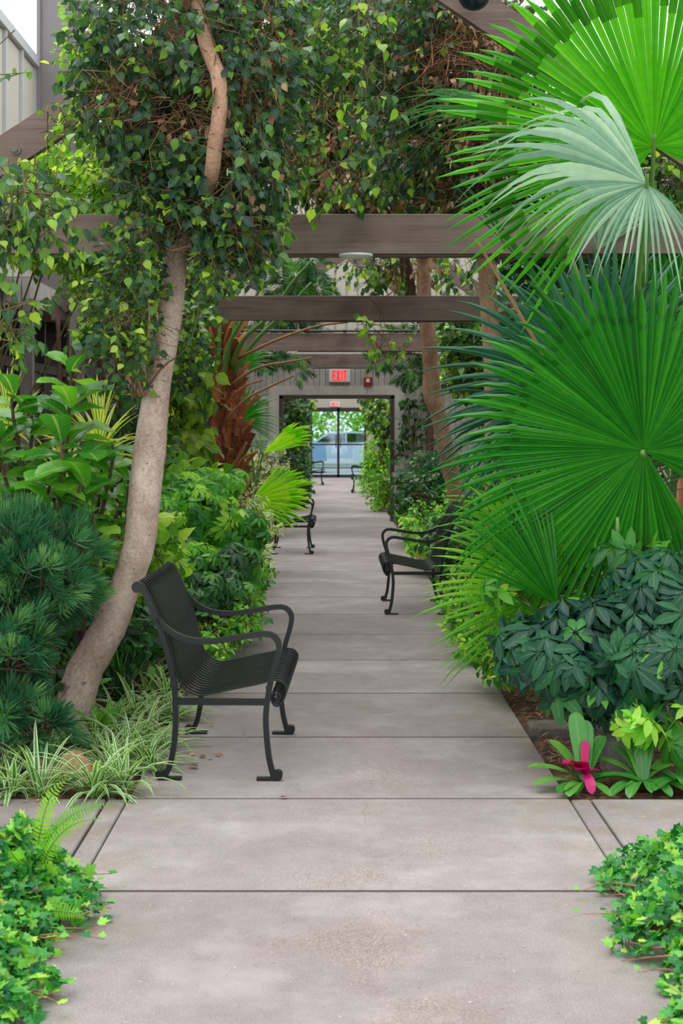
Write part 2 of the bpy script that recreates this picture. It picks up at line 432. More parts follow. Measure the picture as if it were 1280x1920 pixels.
# tall grey column above the canopy
m = MB(); m.box(-3.66, -3.17, 17.9, 18.3, 3.1, 9); m.box(-3.70, -3.655, 17.86, 18.0, 3.1, 9); m.box(-3.175, -3.13, 17.86, 18.0, 3.1, 9)
struct('column_4', m, M['column'])
# right building
XR = 3.75
m = MB(); m.box(XR, XR+.2, 6, 46.5, -.1, 5.2); wr_ = struct('wall_right', m, M['siding'])
for i in range(46):
    mm = MB(); mm.box(XR-.02, XR, 14+i*.22+.008, 14+(i+1)*.22-.008, 0, 5.1); mm.build('plank', M['siding'], wr_)
# ---------------------------------------------------------------- far end: wall with glass double door, 46 m away
YE = 46.0; DX0, DX1, DZ = -.80, 1.00, 2.10
m = MB(); m.box(-4, DX0-.0, YE, YE+.2, -.1, 3.2); m.box(DX1, 4, YE, YE+.2, -.1, 3.2); m.box(DX0, DX1, YE, YE+.2, DZ+.12, 3.2)
struct('wall_far', m, M['panel'])
m = MB()
for a, b in ((DX0, DX0+.07), (.065, .14), (DX1-.07, DX1)): m.box(a, b, YE-.03, YE+.1, 0, DZ+.12)
m.box(DX0, DX1, YE-.03, YE+.1, DZ, DZ+.13); m.box(DX0, DX1, YE-.03, YE+.1, 0, .09)
m.box(DX0, DX1, YE-.02, YE+.06, 1.03, 1.08); d1 = struct('door_1', m, M['bronze'])
for a, b in ((DX0+.07, .065), (.14, DX1-.07)):
    for z0, z1 in ((.09, 1.03), (1.08, DZ)):
        mm = MB(); mm.box(a, b, YE+.02, YE+.035, z0, z1); mm.build('pane', M['glass'], d1)
for xx in (.03, .175):
    mm = MB(); mm.tube([(xx, YE-.03, .95), (xx, YE-.09, .95), (xx, YE-.09, 1.35), (xx, YE-.03, 1.35)], .012, 6); mm.build('door_handle', M['metal'], d1)
m = MB(); m.box(-4.2, 4.2, 24.2, 24.3, -.5, -.4)
# ---------------------------------------------------------------- timber trusses over the path
def truss(D, lab, first=False):
    t = thing('pergola_truss', lab, 'pergola', (0, D, 0), 'timber trusses crossing above the path')
    zb, zt = 2.525, 2.75
    m = MB(); m.cbox(-2.6, 2.75, D, D+.075, zb, zt, .006); m.build('tie_beam', M['beam'], t)
    m = MB(); m.box(-.48, 2.75, D+.078, D+.15, zb-.008, zt-.03); m.build('splice_board', M['beam'], t)
    pk = (.195, 4.29)
    for s, foot in ((-1, (-2.21, 2.75)), (1, (2.47, 2.75))):
        a = np.array(foot); b = np.array(pk); d = (b-a)/np.linalg.norm(b-a); n = np.array([-d[1], d[0]]);
        if n[1] < 0: n = -n
        a = a-d*.3; wd = .195
        m = MB(); m.prism([tuple(a), tuple(b), tuple(b+n*wd), tuple(a+n*wd)], D-.062, D-.002)
        if s > 0:
            m = MB(); m.prism([tuple(a), tuple(b), tuple(b+n*wd), tuple(a+n*wd)], D+.16, D+.22)
        m.build('rafter', M['beam'], t)
    for px_ in (-2.34, 2.58):
        m = MB(); m.box(px_-.06, px_+.06, D+.155, D+.275, -.05, 2.95) if px_ > 0 else m.box(px_-.06, px_+.06, D-.19, D-.065, -.05, 2.95)
        m.build('post', M['post'], t)
    for bx, bz in ((-1.80, 3.10), (-1.55, 3.26), (-2.0, 2.64), (2.1, 2.64)):
        m = MB(); m.disc((bx, D-.074, bz), .026, .012, 'y', 12); m.disc((bx, D-.085, bz), .012, .014, 'y', 6); m.build('bolt', M['post'], t)
    return t
TR = [truss(8.2, 'nearest weathered timber truss, its broad tie beam crossing the whole view above the round lamp'),
      truss(13.2, 'second weathered timber truss over the path, just behind the near round lamp'),
      truss(18.3, 'third weathered timber truss over the path with a thin pipe running along it'),
      truss(23.3, 'farthest weathered timber truss, just in front of the red and white exit sign')]
m = MB(); m.tube([(-2.2, 18.27, 2.775), (2.4, 18.27, 2.775)], .016, 8)
for xx in (-1.4, -.35, .12, .9): m.tube([(xx-.02, 18.27, 2.775), (xx+.02, 18.27, 2.775)], .024, 8)
tag(m.build('water_pipe', M['bronze']), 'thin dark pipe laid along the top of the third timber beam', 'pipe')
# round lamp under the near beam
t = thing('ceiling_light', 'round white disc lamp under the nearest timber beam', 'lamp', (.118, 8.27, 2.517))
m = MB(); m.disc((.118, 8.22, 2.510), .098, .012, 'z', 32); m.build('rim', M['white'], t)
m = MB()
prof = [(.090, 2.510), (.07, 2.503), (.04, 2.499), (.0, 2.498)]
n = 32; vs = []
for r, z in prof[:-1]:
    for k in range(n): vs.append((.118+r*math.cos(2*PI*k/n), 8.22+r*math.sin(2*PI*k/n), z))
vs.append((.118, 8.22, 2.498))
fs = [(i*n+k, (i+1)*n+k, (i+1)*n+(k+1) % n, i*n+(k+1) % n) for i in range(2) for k in range(n)]+[(2*n+k, 3*n, 2*n+(k+1) % n) for k in range(n)]
m.add(vs, fs, True); m.build('diffuser', M['white'], t)
# floodlight on the right rafter
t = thing('floodlight', 'small dark round floodlight on the near rafter at the top of the picture', 'lamp', (.765, 8.2, 3.93))
m = MB(); m.tube([(.765, 8.14, 3.97), (.765, 7.98, 3.93), (.765, 7.93, 3.92)], [.05, .085, .09], 20); m.build('housing', M['bronze'], t)
m = MB(); m.tube([(.765, 7.929, 3.919), (.765, 7.924, 3.918)], .075, 20); m.build('lens', M['lens'], t)
m = MB(); m.tube([(.765, 8.10, 3.99), (.765, 8.37, 4.0)], .016, 8); m.build('bracket', M['bronze'], t)

# exit sign
t = thing('exit_sign', 'white exit sign with red letters above the opening in the grey wall', 'sign', (.07, YW-.05, 2.37))
sx0, sx1, sz0, sz1 = -.10, .245, 2.315, 2.53
ys = YW-.075
m = MB(); m.box(sx0, sx1, ys, YW-.013, sz0, sz1); m.build('housing', M['white'], t)
def letter(ch, x0, x1, z0, z1, w=.02):
    m = MB(); y0_, y1_ = ys-.006, ys-.0005
    if ch == 'E':
        m.box(x0, x0+w, y0_, y1_, z0, z1)
        for z in (z0, (z0+z1-w)/2, z1-w): m.box(x0+w, x1, y0_, y1_, z, z+w)
    elif ch == 'X':
        m.prism([(x0, z0), (x0+w*1.15, z0), (x1, z1), (x1-w*1.15, z1)], y0_, y1_)
        m.prism([(x1-w*1.15, z0), (x1, z0), (x0+w*1.15, z1), (x0, z1)], y0_-.001, y1_-.0005)
    elif ch == 'I': m.box((x0+x1-w)/2, (x0+x1+w)/2, y0_, y1_, z0, z1)
    elif ch == 'T':
        m.box((x0+x1-w)/2, (x0+x1+w)/2, y0_, y1_, z0, z1-w); m.box(x0, x1, y0_, y1_, z1-w, z1)
    return m
xs = -.045
for ch, wd in (('E', .055), ('X', .068), ('I', .028), ('T', .06)):
    o = letter(ch, xs, xs+wd, 2.335, 2.508, .021).build('letter', M['exitred'], t); o['label'] = 'red letter ' + ch; xs += wd+.010
# far small exit sign and the alarm box
t = thing('exit_sign', 'tiny red exit sign above the far glass double door', 'sign', (.0, YE-.03, 2.33))
m = MB(); m.box(-.16, .16, YE-.04, YE-.001, 2.26, 2.42); m.build('housing', M['white'], t)
m = letter('E', -.11, -.065, 2.29, 2.39, .016); ys_old = ys
for ch, a in (('E', -.11), ('X', -.055), ('I', .005), ('T', .05)):
    ys = YE-.042; letter(ch, a, a+.05, 2.29, 2.39, .016).build('letter', M['exitred'], t)
ys = ys_old
t = thing('fire_alarm', 'small red fire alarm box with white strobe right of the exit sign', 'alarm', (.55, YW-.05, 2.3))
m = MB(); m.cbox(.475, .615, YW-.07, YW-.013, 2.24, 2.40, .01); m.build('housing', M['red'], t)
m = MB(); m.box(.515, .575, YW-.085, YW-.07, 2.31, 2.37); m.build('strobe', M['white'], t)

# ---------------------------------------------------------------- benches
def bpt(px, py): return ((px-300)/431.0, (1462-py)/431.0)   # reads the side profile in metres from the drawing of one frame
def make_bench(label, D0):
    L = .95
    root = thing('garden_bench', label, 'bench', (0, 0, 0), 'black metal slatted benches along the path')
    ax = (0, 1, 0)
    up = [bpt(*q) for q in ((262, 1098), (266, 1106), (278, 1130), (290, 1157), (303.7, 1194), (317, 1242), (325, 1284), (328, 1316), (328, 1359), (325, 1398), (318, 1433), (309, 1454), (306, 1458))]
    fr = [bpt(*q) for q in ((294, 1160), (303.7, 1173), (319, 1186), (341, 1197), (367, 1202.5), (399, 1203), (426, 1199), (463, 1193), (489, 1189), (505, 1190), (516, 1198), (521.5, 1212), (517.6, 1236), (508, 1268), (502, 1300), (498, 1330), (497, 1353), (499, 1385), (503, 1420), (510, 1449), (513, 1457))]
    for yy in (0, L):
        tx = lambda pts: [(x, yy, z) for x, z in pts]
        def bar(pts, name, w1=.030, t1=.024):
            m = MB(); m.ribbon(spline(tx(pts), 4), w1, t1, ax); return m.build(name, M['metal'], root)
        k = 7
        bar(up[:k+1], 'back_upright'); rl = bar(up[k:], 'leg')
        bar(fr[:14], 'armrest'); fl = bar(fr[13:], 'leg')
        for leg, c, r, s in ((rl, bpt(299.5, 1452.5), .0215, 1), (fl, bpt(519.5, 1452.5), .0215, -1)):
            m = MB(); m.disc((c[0], yy-.019, c[1]), r, .038, 'y', 18); m.build('foot_scroll', M['metal'], leg)
            x0, x1 = (c[0], c[0]+.092) if s > 0 else (c[0]-.092, c[0])
            m = MB(); m.box(x0, x1, yy-.017, yy+.017, .0, .011); m.build('foot_plate', M['metal'], leg)
        a, b = bpt(327, 1316), bpt(500, 1316)
        m = MB(); m.box(a[0], b[0], yy-.014, yy+.014, a[1]-.014, a[1]+.012); m.build('side_rail', M['metal'], root)
        c = bpt(256, 1102)
        m = MB(); m.disc((c[0], yy-.017, c[1]), .024, .034, 'y', 20); m.build('back_scroll', M['metal'], root)
    sl = [(256, 1094), (249, 1101), (256, 1109), (264, 1102), (257, 1093), (265, 1097), (275, 1113), (288, 1140), (300, 1170), (311, 1198), (319, 1230), (327, 1264), (338, 1288), (354, 1301), (373, 1306), (399, 1302), (439, 1293), (479, 1285), (502, 1279), (516, 1277), (528, 1281), (535, 1291), (533, 1306), (525, 1321), (516, 1326), (508, 1319), (507, 1306), (514, 1299), (521, 1302), (523, 1310), (518, 1314)]
    pts = spline([(bpt(*q)[0], 0, bpt(*q)[1]) for q in sl], 3)
    m = MB(); m.ribbon(pts, .0165, .007, ax)
    N = 17; first = None
    for i in range(N):
        yy = .024+(L-.048)*i/(N-1)
        if first is None: first = o = m.build('slat', M['metal'], root)
        else: o = first.copy(); COL.objects.link(o)
        o.location = (0, yy, 0)
    for q, r in (((257, 1101), .013), ((515, 1308), .010), ((333, 1292), .009), ((500, 1290), .008)):
        x, z = bpt(*q); m = MB(); m.tube([(x, -.01, z), (x, L+.01, z)], r, 10); m.build('cross_rail', M['metal'], root)
    return root
b0 = make_bench('nearest black metal slatted bench, standing on the left edge of the path', 6.26)
b0.location = (-.757, 6.26, 0.002); b0.rotation_euler = (0, 0, math.radians(-1.6))
def bench(label, x, y, mirror=False, rz=0):
    c = copy_tree(b0); c['label'] = label
    c.location = (x, y, .002); c.rotation_euler = (0, 0, (PI if mirror else 0)+math.radians(rz)); return c
bench('black metal bench on the right of the path, half hidden behind the fan palm', .935, 12.80, True)
bench('black metal bench at the left, under the bright yellow-green palm frond', -.79, 17.6, False)
bench('small far black bench left of the glass double door', -.84, 39.6, False)
bench('small far black bench right of the path beyond the opening', .92, 35.6, True)
# ================================================================ plants: leaf shapes
def nrm(a): return a/(np.linalg.norm(a, axis=-1, keepdims=True)+1e-9)

def leaf_tpl(rows, fold=.18, curl=.15, wave=0, nw=0):
    """rows: (along, half width); a midrib with two halves, tip and base closed. length 1 along +Y, face up +Z"""
    V = []; C = []; T = []
    y0 = rows[0][0]; y1 = rows[-1][0]
    V.append((0, y0, 0)); C.append((0, 0, 0))
    for i, (y, h) in enumerate(rows[1:-1]):
        t = (y-y0)/(y1-y0); zc = -curl*t*t
        w_ = wave*math.sin(i*2.4)
        V += [(0, y, zc), (-h, y, zc+h*fold+w_), (h, y, zc+h*fold-w_)]; C += [(0, t, 0), (-1, t, 0), (1, t, 0)]
    V.append((0, y1, -curl)); C.append((0, 1, 0)); n = len(rows)-2; e = len(V)-1
    T += [(0, 1, 2), (0, 3, 1)]
    for i in range(n-1):
        a, b = 1+3*i, 4+3*i
        T += [(a, b, b+1), (a, b+1, a+1), (a, a+2, b+2), (a, b+2, b)]
    a = 1+3*(n-1); T += [(a, e, a+1), (a, a+2, e)]
    return np.array(V, float), np.array(T), np.array(C, float)

def join_tpl(parts):
    V = []; T = []; C = []; n = 0
    for v, t, c in parts: V.append(v); T.append(t+n); C.append(c); n += len(v)
    return np.vstack(V), np.vstack(T), np.vstack(C)

def xf(tpl, R=None, s=1, o=(0, 0, 0)):
    v, t, c = tpl; v = v*s
    if R is not None: v = v@np.array(R).T
    return v+np.array(o), t, c

def rotm(ax, a): return np.array(Matrix.Rotation(a, 3, ax))

FICUS = leaf_tpl([(0, 0), (.08, .22), (.32, .38), (.6, .30), (.82, .09), (1.0, 0)], .2, .22)
FICUS_S = leaf_tpl([(0, 0), (.13, .26), (.42, .36), (.76, .15), (1.0, 0)], .2, .2)
OVAL = leaf_tpl([(0, 0), (.15, .17), (.42, .26), (.72, .19), (1.0, 0)], .22, .2)
FIDDLE = leaf_tpl([(0, 0), (.08, .10), (.28, .20), (.5, .27), (.72, .335), (.88, .28), (.97, .12), (1.0, 0)], .25, .35, .025)
LANCE = leaf_tpl([(0, 0), (.3, .048), (.65, .042), (1, 0)], .2, .3)
STRAPY = leaf_tpl([(0, 0), (.04, .022), (.3, .030), (.6, .028), (.85, .016), (1, 0)], .3, .1)
LEAFLET = leaf_tpl([(0, 0), (.12, .07), (.42, .20), (.75, .155), (.93, .05), (1, 0)], .22, .22)

def ivy_tpl():
    out = [(0, -.05), (-.30, -.20), (-.55, -.02), (-.38, .22), (-.52, .52), (-.22, .50), (0, .98), (.22, .50), (.52, .52), (.38, .22), (.55, -.02), (.30, -.20)]
    V = [(0, .18, 0)]+[(x, y, -.06+.12*((i % 2) == 0)-.18*abs(x)) for i, (x, y) in enumerate(out)]
    T = [(0, 1+(i+1) % 12, 1+i) for i in range(12)]
    C = [(0, .2, 0)]+[(1 if i % 2 else .7, y, 0) for i, (x, y) in enumerate(out)]
    return np.array(V, float), np.array(T), np.array(C, float)
IVY = ivy_tpl()

def scheff_tpl(n=8, droop=.5, ll=.62):
    ps = []
    for i in range(n):
        a = 2*PI*(i+.5)/n+.15*math.sin(i*3.1)
        L = ll*(1+.16*math.cos(a))
        R = rotm('Z', a)@rotm('X', -droop*(.8+.3*math.sin(i*2.3)))
        d = R@np.array([0, 1, 0])
        ps.append(xf(LEAFLET, R, L, d*.07))
    # petiole
    return join_tpl(ps)
SCHEFF = scheff_tpl()
SCHEFF7 = scheff_tpl(7, .3, .55)

def whorl_tpl(n=30, w=.05):
    """a spray of needle leaves around a short shoot pointing +Y"""
    ps = []
    for i in range(n):
        t = i/n; a = i*2.4
        el = .35+.95*(1-t)
        R = rotm('Y', a)@rotm('X', el)
        ps.append(xf(LANCE, R@np.diag([1, 1, 1.]), .62*(1-.25*t), (0, .45*t, 0)))
    return join_tpl(ps)
WHORL = whorl_tpl()

def strap_tpl(L=1., w=.03, rise=70, bend=2.2, n=7):
    """an arching blade starting at the origin: leans outwards along +Y, up along +Z"""
    p = np.zeros(3); ang = math.radians(rise); V = []; C = []; T = []
    for i in range(n+1):
        t = i/n; hw = w*min(1, .55+t*1.5)*(1-t**3.2)
        V += [p+(-hw, 0, hw*.35), p+(0, 0, 0), p+(hw, 0, hw*.35)]; C += [(-1, t, 0), (0, t, 0), (1, t, 0)]
        ang2 = ang-bend*t; p = p+np.array([0, math.cos(ang2), math.sin(ang2)])*L/n
    for i in range(n):
        a, b = 3*i, 3*i+3
        T += [(a, a+1, b+1), (a, b+1, b), (a+1, a+2, b+2), (a+1, b+2, b+1)]
    return np.array(V, float), np.array(T), np.array(C, float)

def fern_tpl(n=22, rise=60, bend=1.4, w=.17):
    p = np.zeros(3); ang = math.radians(rise); ps = []; pts = []
    for i in range(n+1):
        t = i/n; a2 = ang-bend*t; d = np.array([0, math.cos(a2), math.sin(a2)]); pts.append(p.copy())
        if t > .1:
            L = w*(1.15-t)**.7*min(1, (t-.05)*6)
            for s in (-1, 1):
                q = rotm('X', a2)@rotm('Z', -s*1.25)
                ps.append(xf(leaf_tpl([(0, 0), (.12, .17), (.6, .13), (1, 0)], .1, .2), q, L, p))
        p = p+d/n
    pts = np.array(pts)
    V = []; C = []; T = []
    for i, q in enumerate(pts): V += [q+(-.006, 0, 0), q+(.006, 0, 0)]; C += [(.0, 0, 0)]*2
    for i in range(len(pts)-1): T += [(2*i, 2*i+1, 2*i+3), (2*i, 2*i+3, 2*i+2)]
    ps.append((np.array(V), np.array(T), np.array(C, float)))
    return join_tpl(ps)
FERN = fern_tpl()

_tplmesh = {}
def tpl_mesh(tpl, mat, name='leaf'):
    key = (id(tpl[0]), mat.name, name)
    if key in _tplmesh: return _tplmesh[key]
    me = np_mesh(name, tpl[0], tpl[1], tpl[2], mat); _tplmesh[key] = me; return me

def np_mesh(name, V, T, C, mat, smooth=True):
    me = bpy.data.meshes.new(name); n, m = len(V), len(T)
    me.vertices.add(n); me.vertices.foreach_set('co', np.ascontiguousarray(V, dtype=np.float32).ravel())
    me.loops.add(m*3); me.loops.foreach_set('vertex_index', np.ascontiguousarray(T, dtype=np.int32).ravel())
    me.polygons.add(m); me.polygons.foreach_set('loop_start', np.arange(0, m*3, 3, dtype=np.int32))
    me.polygons.foreach_set('use_smooth', np.full(m, smooth))
    if C is not None:
        a = me.attributes.new('lc', 'FLOAT_VECTOR', 'POINT'); a.data.foreach_set('vector', np.ascontiguousarray(C, dtype=np.float32).ravel())
    me.materials.append(mat); me.update(); return me

def frames(d, n):
    d = nrm(d); n = n-d*(n*d).sum(1, keepdims=True); n = nrm(n); s = np.cross(d, n)
    return np.stack([s, d, n], axis=2)          # columns: side, along, face

NPART = [0]
def lay_leaves(parent, tpl, mat, pos, d, n, size, nparts=300, part='leaf', stuff='foliage', minpx=10, mats=None):
    """the leaves that show largest become parts, the rest one stuff part"""
    pos = np.asarray(pos); N = len(pos); size = np.broadcast_to(size, (N,)).copy()
    R = frames(d, n)
    D = np.maximum(pos[:, 1], .3); px = HX+pos[:, 0]/D*FPX; py = HY-(pos[:, 2]-EYE)/D*FPX
    inside = (px > -15) & (px < 1295) & (py > -15) & (py < 1935)
    spx = size/D*FPX
    score = np.where(inside & (spx >= minpx), spx**1.5/D**2, -1)
    order = np.argsort(-score); k = int(min(nparts, (score > 0).sum()))
    sel, rest = order[:k], order[k:]
    o0 = org(parent)
    if k:
        me = tpl_mesh(tpl, mat, part)
        for i in sel:
            mm = Matrix([[*(R[i][0]*size[i]), pos[i][0]-o0[0]], [*(R[i][1]*size[i]), pos[i][1]-o0[1]], [*(R[i][2]*size[i]), pos[i][2]-o0[2]], [0, 0, 0, 1]])
            o = bpy.data.objects.new(part, me); o.parent = parent; o.matrix_local = mm; COL.objects.link(o)
        NPART[0] += k
    if len(rest):
        V = np.einsum('nij,kj->nki', R[rest]*size[rest][:, None, None], tpl[0])+(pos[rest]-o0)[:, None, :]
        nv = len(tpl[0]); T = (tpl[1][None]+(np.arange(len(rest))*nv)[:, None, None]).reshape(-1, 3)
        C = np.repeat(tpl[2][None], len(rest), 0).copy(); C[:, :, 2] = rng.random(len(rest))[:, None]
        me = np_mesh(stuff, V.reshape(-1, 3), T, C.reshape(-1, 3), mat)
        o = bpy.data.objects.new(stuff, me); COL.objects.link(o); o.parent = parent
        tag(o, kind='stuff')

def lay_sticks(parent, A, B, r0, r1, mat, name='twigs'):
    """many three-sided twigs from A to B in one part"""
    A = np.asarray(A); B = np.asarray(B); N = len(A)
    if N == 0: return
    d = nrm(B-A); ref = np.where(np.abs(d[:, 2:3]) < .8, [[0, 0, 1.]], [[1., 0, 0]]); u = nrm(np.cross(d, ref)); v = np.cross(d, u)
    V = np.zeros((N, 6, 3))
    for k in range(3):
        a = 2*PI*k/3; o = u*math.cos(a)+v*math.sin(a)
        V[:, k] = A+o*r0; V[:, 3+k] = B+o*r1
    t = np.array([(0, 1, 4), (0, 4, 3), (1, 2, 5), (1, 5, 4), (2, 0, 3), (2, 3, 5)])
    T = (t[None]+(np.arange(N)*6)[:, None, None]).reshape(-1, 3)
    me = np_mesh(name, (V-org(parent)).reshape(-1, 3), T, None, mat, False)
    o = bpy.data.objects.new(name, me); COL.objects.link(o); o.parent = parent; tag(o, kind='stuff')

def rdir(n): return nrm(rng.normal(size=(n, 3)))

def in_blobs(blobs, n, shell=.6):
    """blobs (px, py, D, rx px, ry px, depth radius m): returns points and outward directions"""
    wt = np.array([b[3]*b[4]*(b[6] if len(b) > 6 else 1) for b in blobs], float); wt /= wt.sum()
    idx = rng.choice(len(blobs), n, p=wt)
    c = np.array([P(b[0], b[1], b[2]) for b in blobs])[idx]
    rad = np.array([(b[3]/FPX*b[2], b[5], b[4]/FPX*b[2]) for b in blobs])[idx]
    u = rdir(n); r = 1-shell*rng.random(n)**1.6
    return c+u*rad*r[:, None], nrm(u/rad*rad.mean(1, keepdims=True))

def spray_leaves(blobs, ns, per, size, tw=.25, up=.55, grav=-.15, shell=.6, zmin=None, out=.6, spread=.75, tipdown=.25, gaps=()):
    p, o = in_blobs(blobs, ns, shell)
    ax = nrm(o*out+rdir(ns)*.6+np.array([0, 0, grav]))
    t = (np.arange(per)+.5)/per
    sd = nrm(np.cross(ax, rdir(ns)))
    pos = p[:, None, :]+ax[:, None, :]*(t[None, :, None]*tw)
    sgn = np.where(np.arange(per) % 2, 1, -1)[None, :, None]
    d = ax[:, None, :]*.5+sd[:, None, :]*sgn*spread+rng.normal(size=(ns, per, 3))*.22+np.array([0, 0, -tipdown])
    n = np.array([0, 0, up])+np.array([0, -.25, 0])+rng.normal(size=(ns, per, 3))*.45+np.zeros((ns, per, 3))
    sz = size*rng.uniform(.62, 1.25, size=(ns, per))
    pos, d, n, sz = pos.reshape(-1, 3), d.reshape(-1, 3), n.reshape(-1, 3), sz.ravel()
    for gp, gr, pr_ in gaps:      # thin spots where the leaves have dried off (world centre, radii, share lost)
        k = (((pos-np.array(gp))/np.array(gr))**2).sum(1) > 1
        k |= rng.random(len(pos)) > pr_
        pos, d, n, sz = pos[k], d[k], n[k], sz[k]
    if zmin is not None:
        k = pos[:, 2] > zmin; pos, d, n, sz = pos[k], d[k], n[k], sz[k]
    return (pos, nrm(d), nrm(n), sz), (p, p+ax*tw)

def stems(parent, base, tips, mat, r=.012, name='stem', nmax=8, sag=.1):
    base = np.array(base, float)
    for tip in tips[:nmax]:
        tip = np.array(tip); mid = (base+tip)/2+rng.normal(size=3)*sag*.6
        b = base+np.array([rng.uniform(-.05, .05), rng.uniform(-.05, .05), 0])
        m = MB(); m.tube(spline([b, b*.6+mid*.4+(0, 0, .03), mid, tip], 4), np.linspace(r, r*.4, 13), 6); m.build(name, mat, parent)

def shrub(name, label, cat, base, blobs, tpl, mat, ns, per, size, tw=.2, nparts=300, group=None, stemmat=None, nst=6, r=.012, zmin=.02, twig=True, **kw):
    t = thing(name, label, cat, base, group)
    (pos, d, n, sz), (a, b) = spray_leaves(blobs, ns, per, size, tw, zmin=zmin, **kw)
    lay_leaves(t, tpl, mat, pos, d, n, sz, nparts)
    stemmat = stemmat or M['twig']
    if twig: lay_sticks(t, a-(b-a)*.8, b, .0045 if size > .03 else .002, .0015, stemmat)
    c = [P(q[0], q[1], q[2]) for q in blobs]
    rb = [c[i % len(c)]+rng.normal(size=3)*.05 for i in range(nst)]
    stems(t, base, rb, stemmat, r)
    return t

# ---------------------------------------------------------------- leaf colours
G = {}
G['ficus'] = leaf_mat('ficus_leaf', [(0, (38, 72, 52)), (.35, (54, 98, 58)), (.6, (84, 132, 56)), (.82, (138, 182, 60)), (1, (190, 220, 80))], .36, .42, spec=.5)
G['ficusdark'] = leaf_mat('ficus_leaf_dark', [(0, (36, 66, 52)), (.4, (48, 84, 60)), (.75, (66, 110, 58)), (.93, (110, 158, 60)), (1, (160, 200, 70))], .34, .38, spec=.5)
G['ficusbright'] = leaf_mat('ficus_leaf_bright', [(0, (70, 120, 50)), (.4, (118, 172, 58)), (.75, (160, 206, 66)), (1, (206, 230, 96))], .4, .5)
G['dead'] = leaf_mat('dry_leaf', [(0, (112, 76, 54)), (.5, (158, 118, 90)), (1, (196, 164, 132))], .8, .2, rib=0)
G['fiddle'] = leaf_mat('broad_glossy_leaf', [(0, (48, 122, 44)), (.4, (76, 160, 48)), (.8, (126, 200, 56)), (1, (176, 222, 78))], .28, .45, rib=.5, veins=True, spec=.6)
G['podo'] = leaf_mat('needle_leaf', [(0, (40, 92, 66)), (.5, (62, 122, 80)), (.85, (92, 150, 94)), (1, (134, 178, 112))], .4, .3, rib=0)
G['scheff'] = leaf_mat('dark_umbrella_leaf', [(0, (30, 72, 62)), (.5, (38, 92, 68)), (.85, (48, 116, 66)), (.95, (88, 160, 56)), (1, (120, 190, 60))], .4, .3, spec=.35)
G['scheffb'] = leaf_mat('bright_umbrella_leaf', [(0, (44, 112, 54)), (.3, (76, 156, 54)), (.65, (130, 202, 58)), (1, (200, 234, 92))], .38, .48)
G['varieg'] = leaf_mat('cream_edged_leaf', [(0, (80, 132, 76)), (.5, (122, 166, 88)), (1, (168, 198, 110))], .45, .4, margin=.45, mcol=(226, 234, 190))
G['pale'] = leaf_mat('pale_whitish_leaf', [(0, (150, 172, 130)), (.5, (188, 204, 160)), (1, (226, 232, 200))], .55, .4, rib=0)
G['pothos'] = leaf_mat('yellow_green_heart_leaf', [(0, (62, 116, 46)), (.4, (112, 158, 52)), (.75, (160, 194, 64)), (1, (206, 222, 96))], .35, .42, rib=.4)
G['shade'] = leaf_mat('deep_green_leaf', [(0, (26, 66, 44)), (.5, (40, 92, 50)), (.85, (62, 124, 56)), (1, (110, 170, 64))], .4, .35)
G['ivy'] = leaf_mat('ivy_leaf', [(0, (30, 108, 62)), (.35, (46, 136, 62)), (.65, (84, 172, 60)), (.9, (146, 208, 70)), (1, (196, 228, 96))], .4, .38, rib=.4)
G['spider'] = leaf_mat('striped_blade', [(0, (58, 118, 52)), (.5, (78, 142, 62)), (1, (108, 164, 74))], .42, .35, margin=.55, mcol=(206, 220, 178), rib=0)
G['grass'] = leaf_mat('bright_blade', [(0, (70, 150, 46)), (.5, (112, 188, 52)), (1, (168, 214, 76))], .42, .45, rib=0)
G['fern'] = leaf_mat('fern_leaflet', [(0, (92, 166, 56)), (.6, (128, 194, 64)), (1, (166, 214, 84))], .45, .5, rib=0)
G['dracaena'] = leaf_mat('yellow_striped_blade', [(0, (96, 152, 60)), (1, (140, 180, 76))], .4, .45, margin=.35, mcol=(224, 226, 116), rib=0)
G['brom'] = leaf_mat('bromeliad_leaf', [(0, (52, 124, 50)), (.5, (78, 148, 58)), (1, (116, 172, 74))], .25, .28, rib=.12, ribcol=(190, 214, 130), spec=.6)
G['pink'] = leaf_mat('magenta_bract', [(0, (178, 14, 92)), (1, (206, 30, 118))], .35, .25, rib=0)
G['fan'] = leaf_mat('fan_palm_green', [(0, (26, 108, 28)), (.5, (38, 130, 32)), (1, (60, 152, 38))], .33, .36, rib=.22, ribcol=(140, 190, 80))
G['fantop'] = leaf_mat('fan_palm_vivid', [(0, (56, 140, 26)), (.5, (74, 162, 30)), (1, (98, 182, 38))], .4, .5, rib=.25, ribcol=(60, 120, 30))
G['fansilver'] = leaf_mat('fan_palm_silver', [(0, (110, 152, 126)), (.5, (142, 178, 150)), (1, (178, 204, 176))], .4, .25, rib=.3, ribcol=(190, 212, 184))  # silver-green blade, its colour lightened to imitate a white sheen
G['fanblue'] = leaf_mat('fan_palm_bluish', [(0, (34, 92, 70)), (.5, (50, 112, 84)), (1, (80, 140, 106))], .42, .35, rib=.3, ribcol=(120, 170, 130))
G['fanlime'] = leaf_mat('fan_palm_lime', [(0, (86, 166, 34)), (.5, (110, 186, 42)), (1, (144, 206, 56))], .42, .5, rib=.25, ribcol=(200, 230, 100))
G['fanyellow'] = leaf_mat('fan_palm_yellow', [(0, (140, 204, 40)), (.5, (166, 220, 48)), (1, (196, 232, 66))], .42, .55, rib=.2, ribcol=(220, 240, 120))
G['trunkcore'] = plain('dark_palm_core', (78, 44, 30), .9)
G['petiole'] = plain('green_leaf_stalk', (96, 140, 62), .45)
G['drystalk'] = plain('dry_leaf_stalk', (170, 128, 92), .7)
G['fibre'] = plain('palm_fibre', (176, 104, 64), .9)
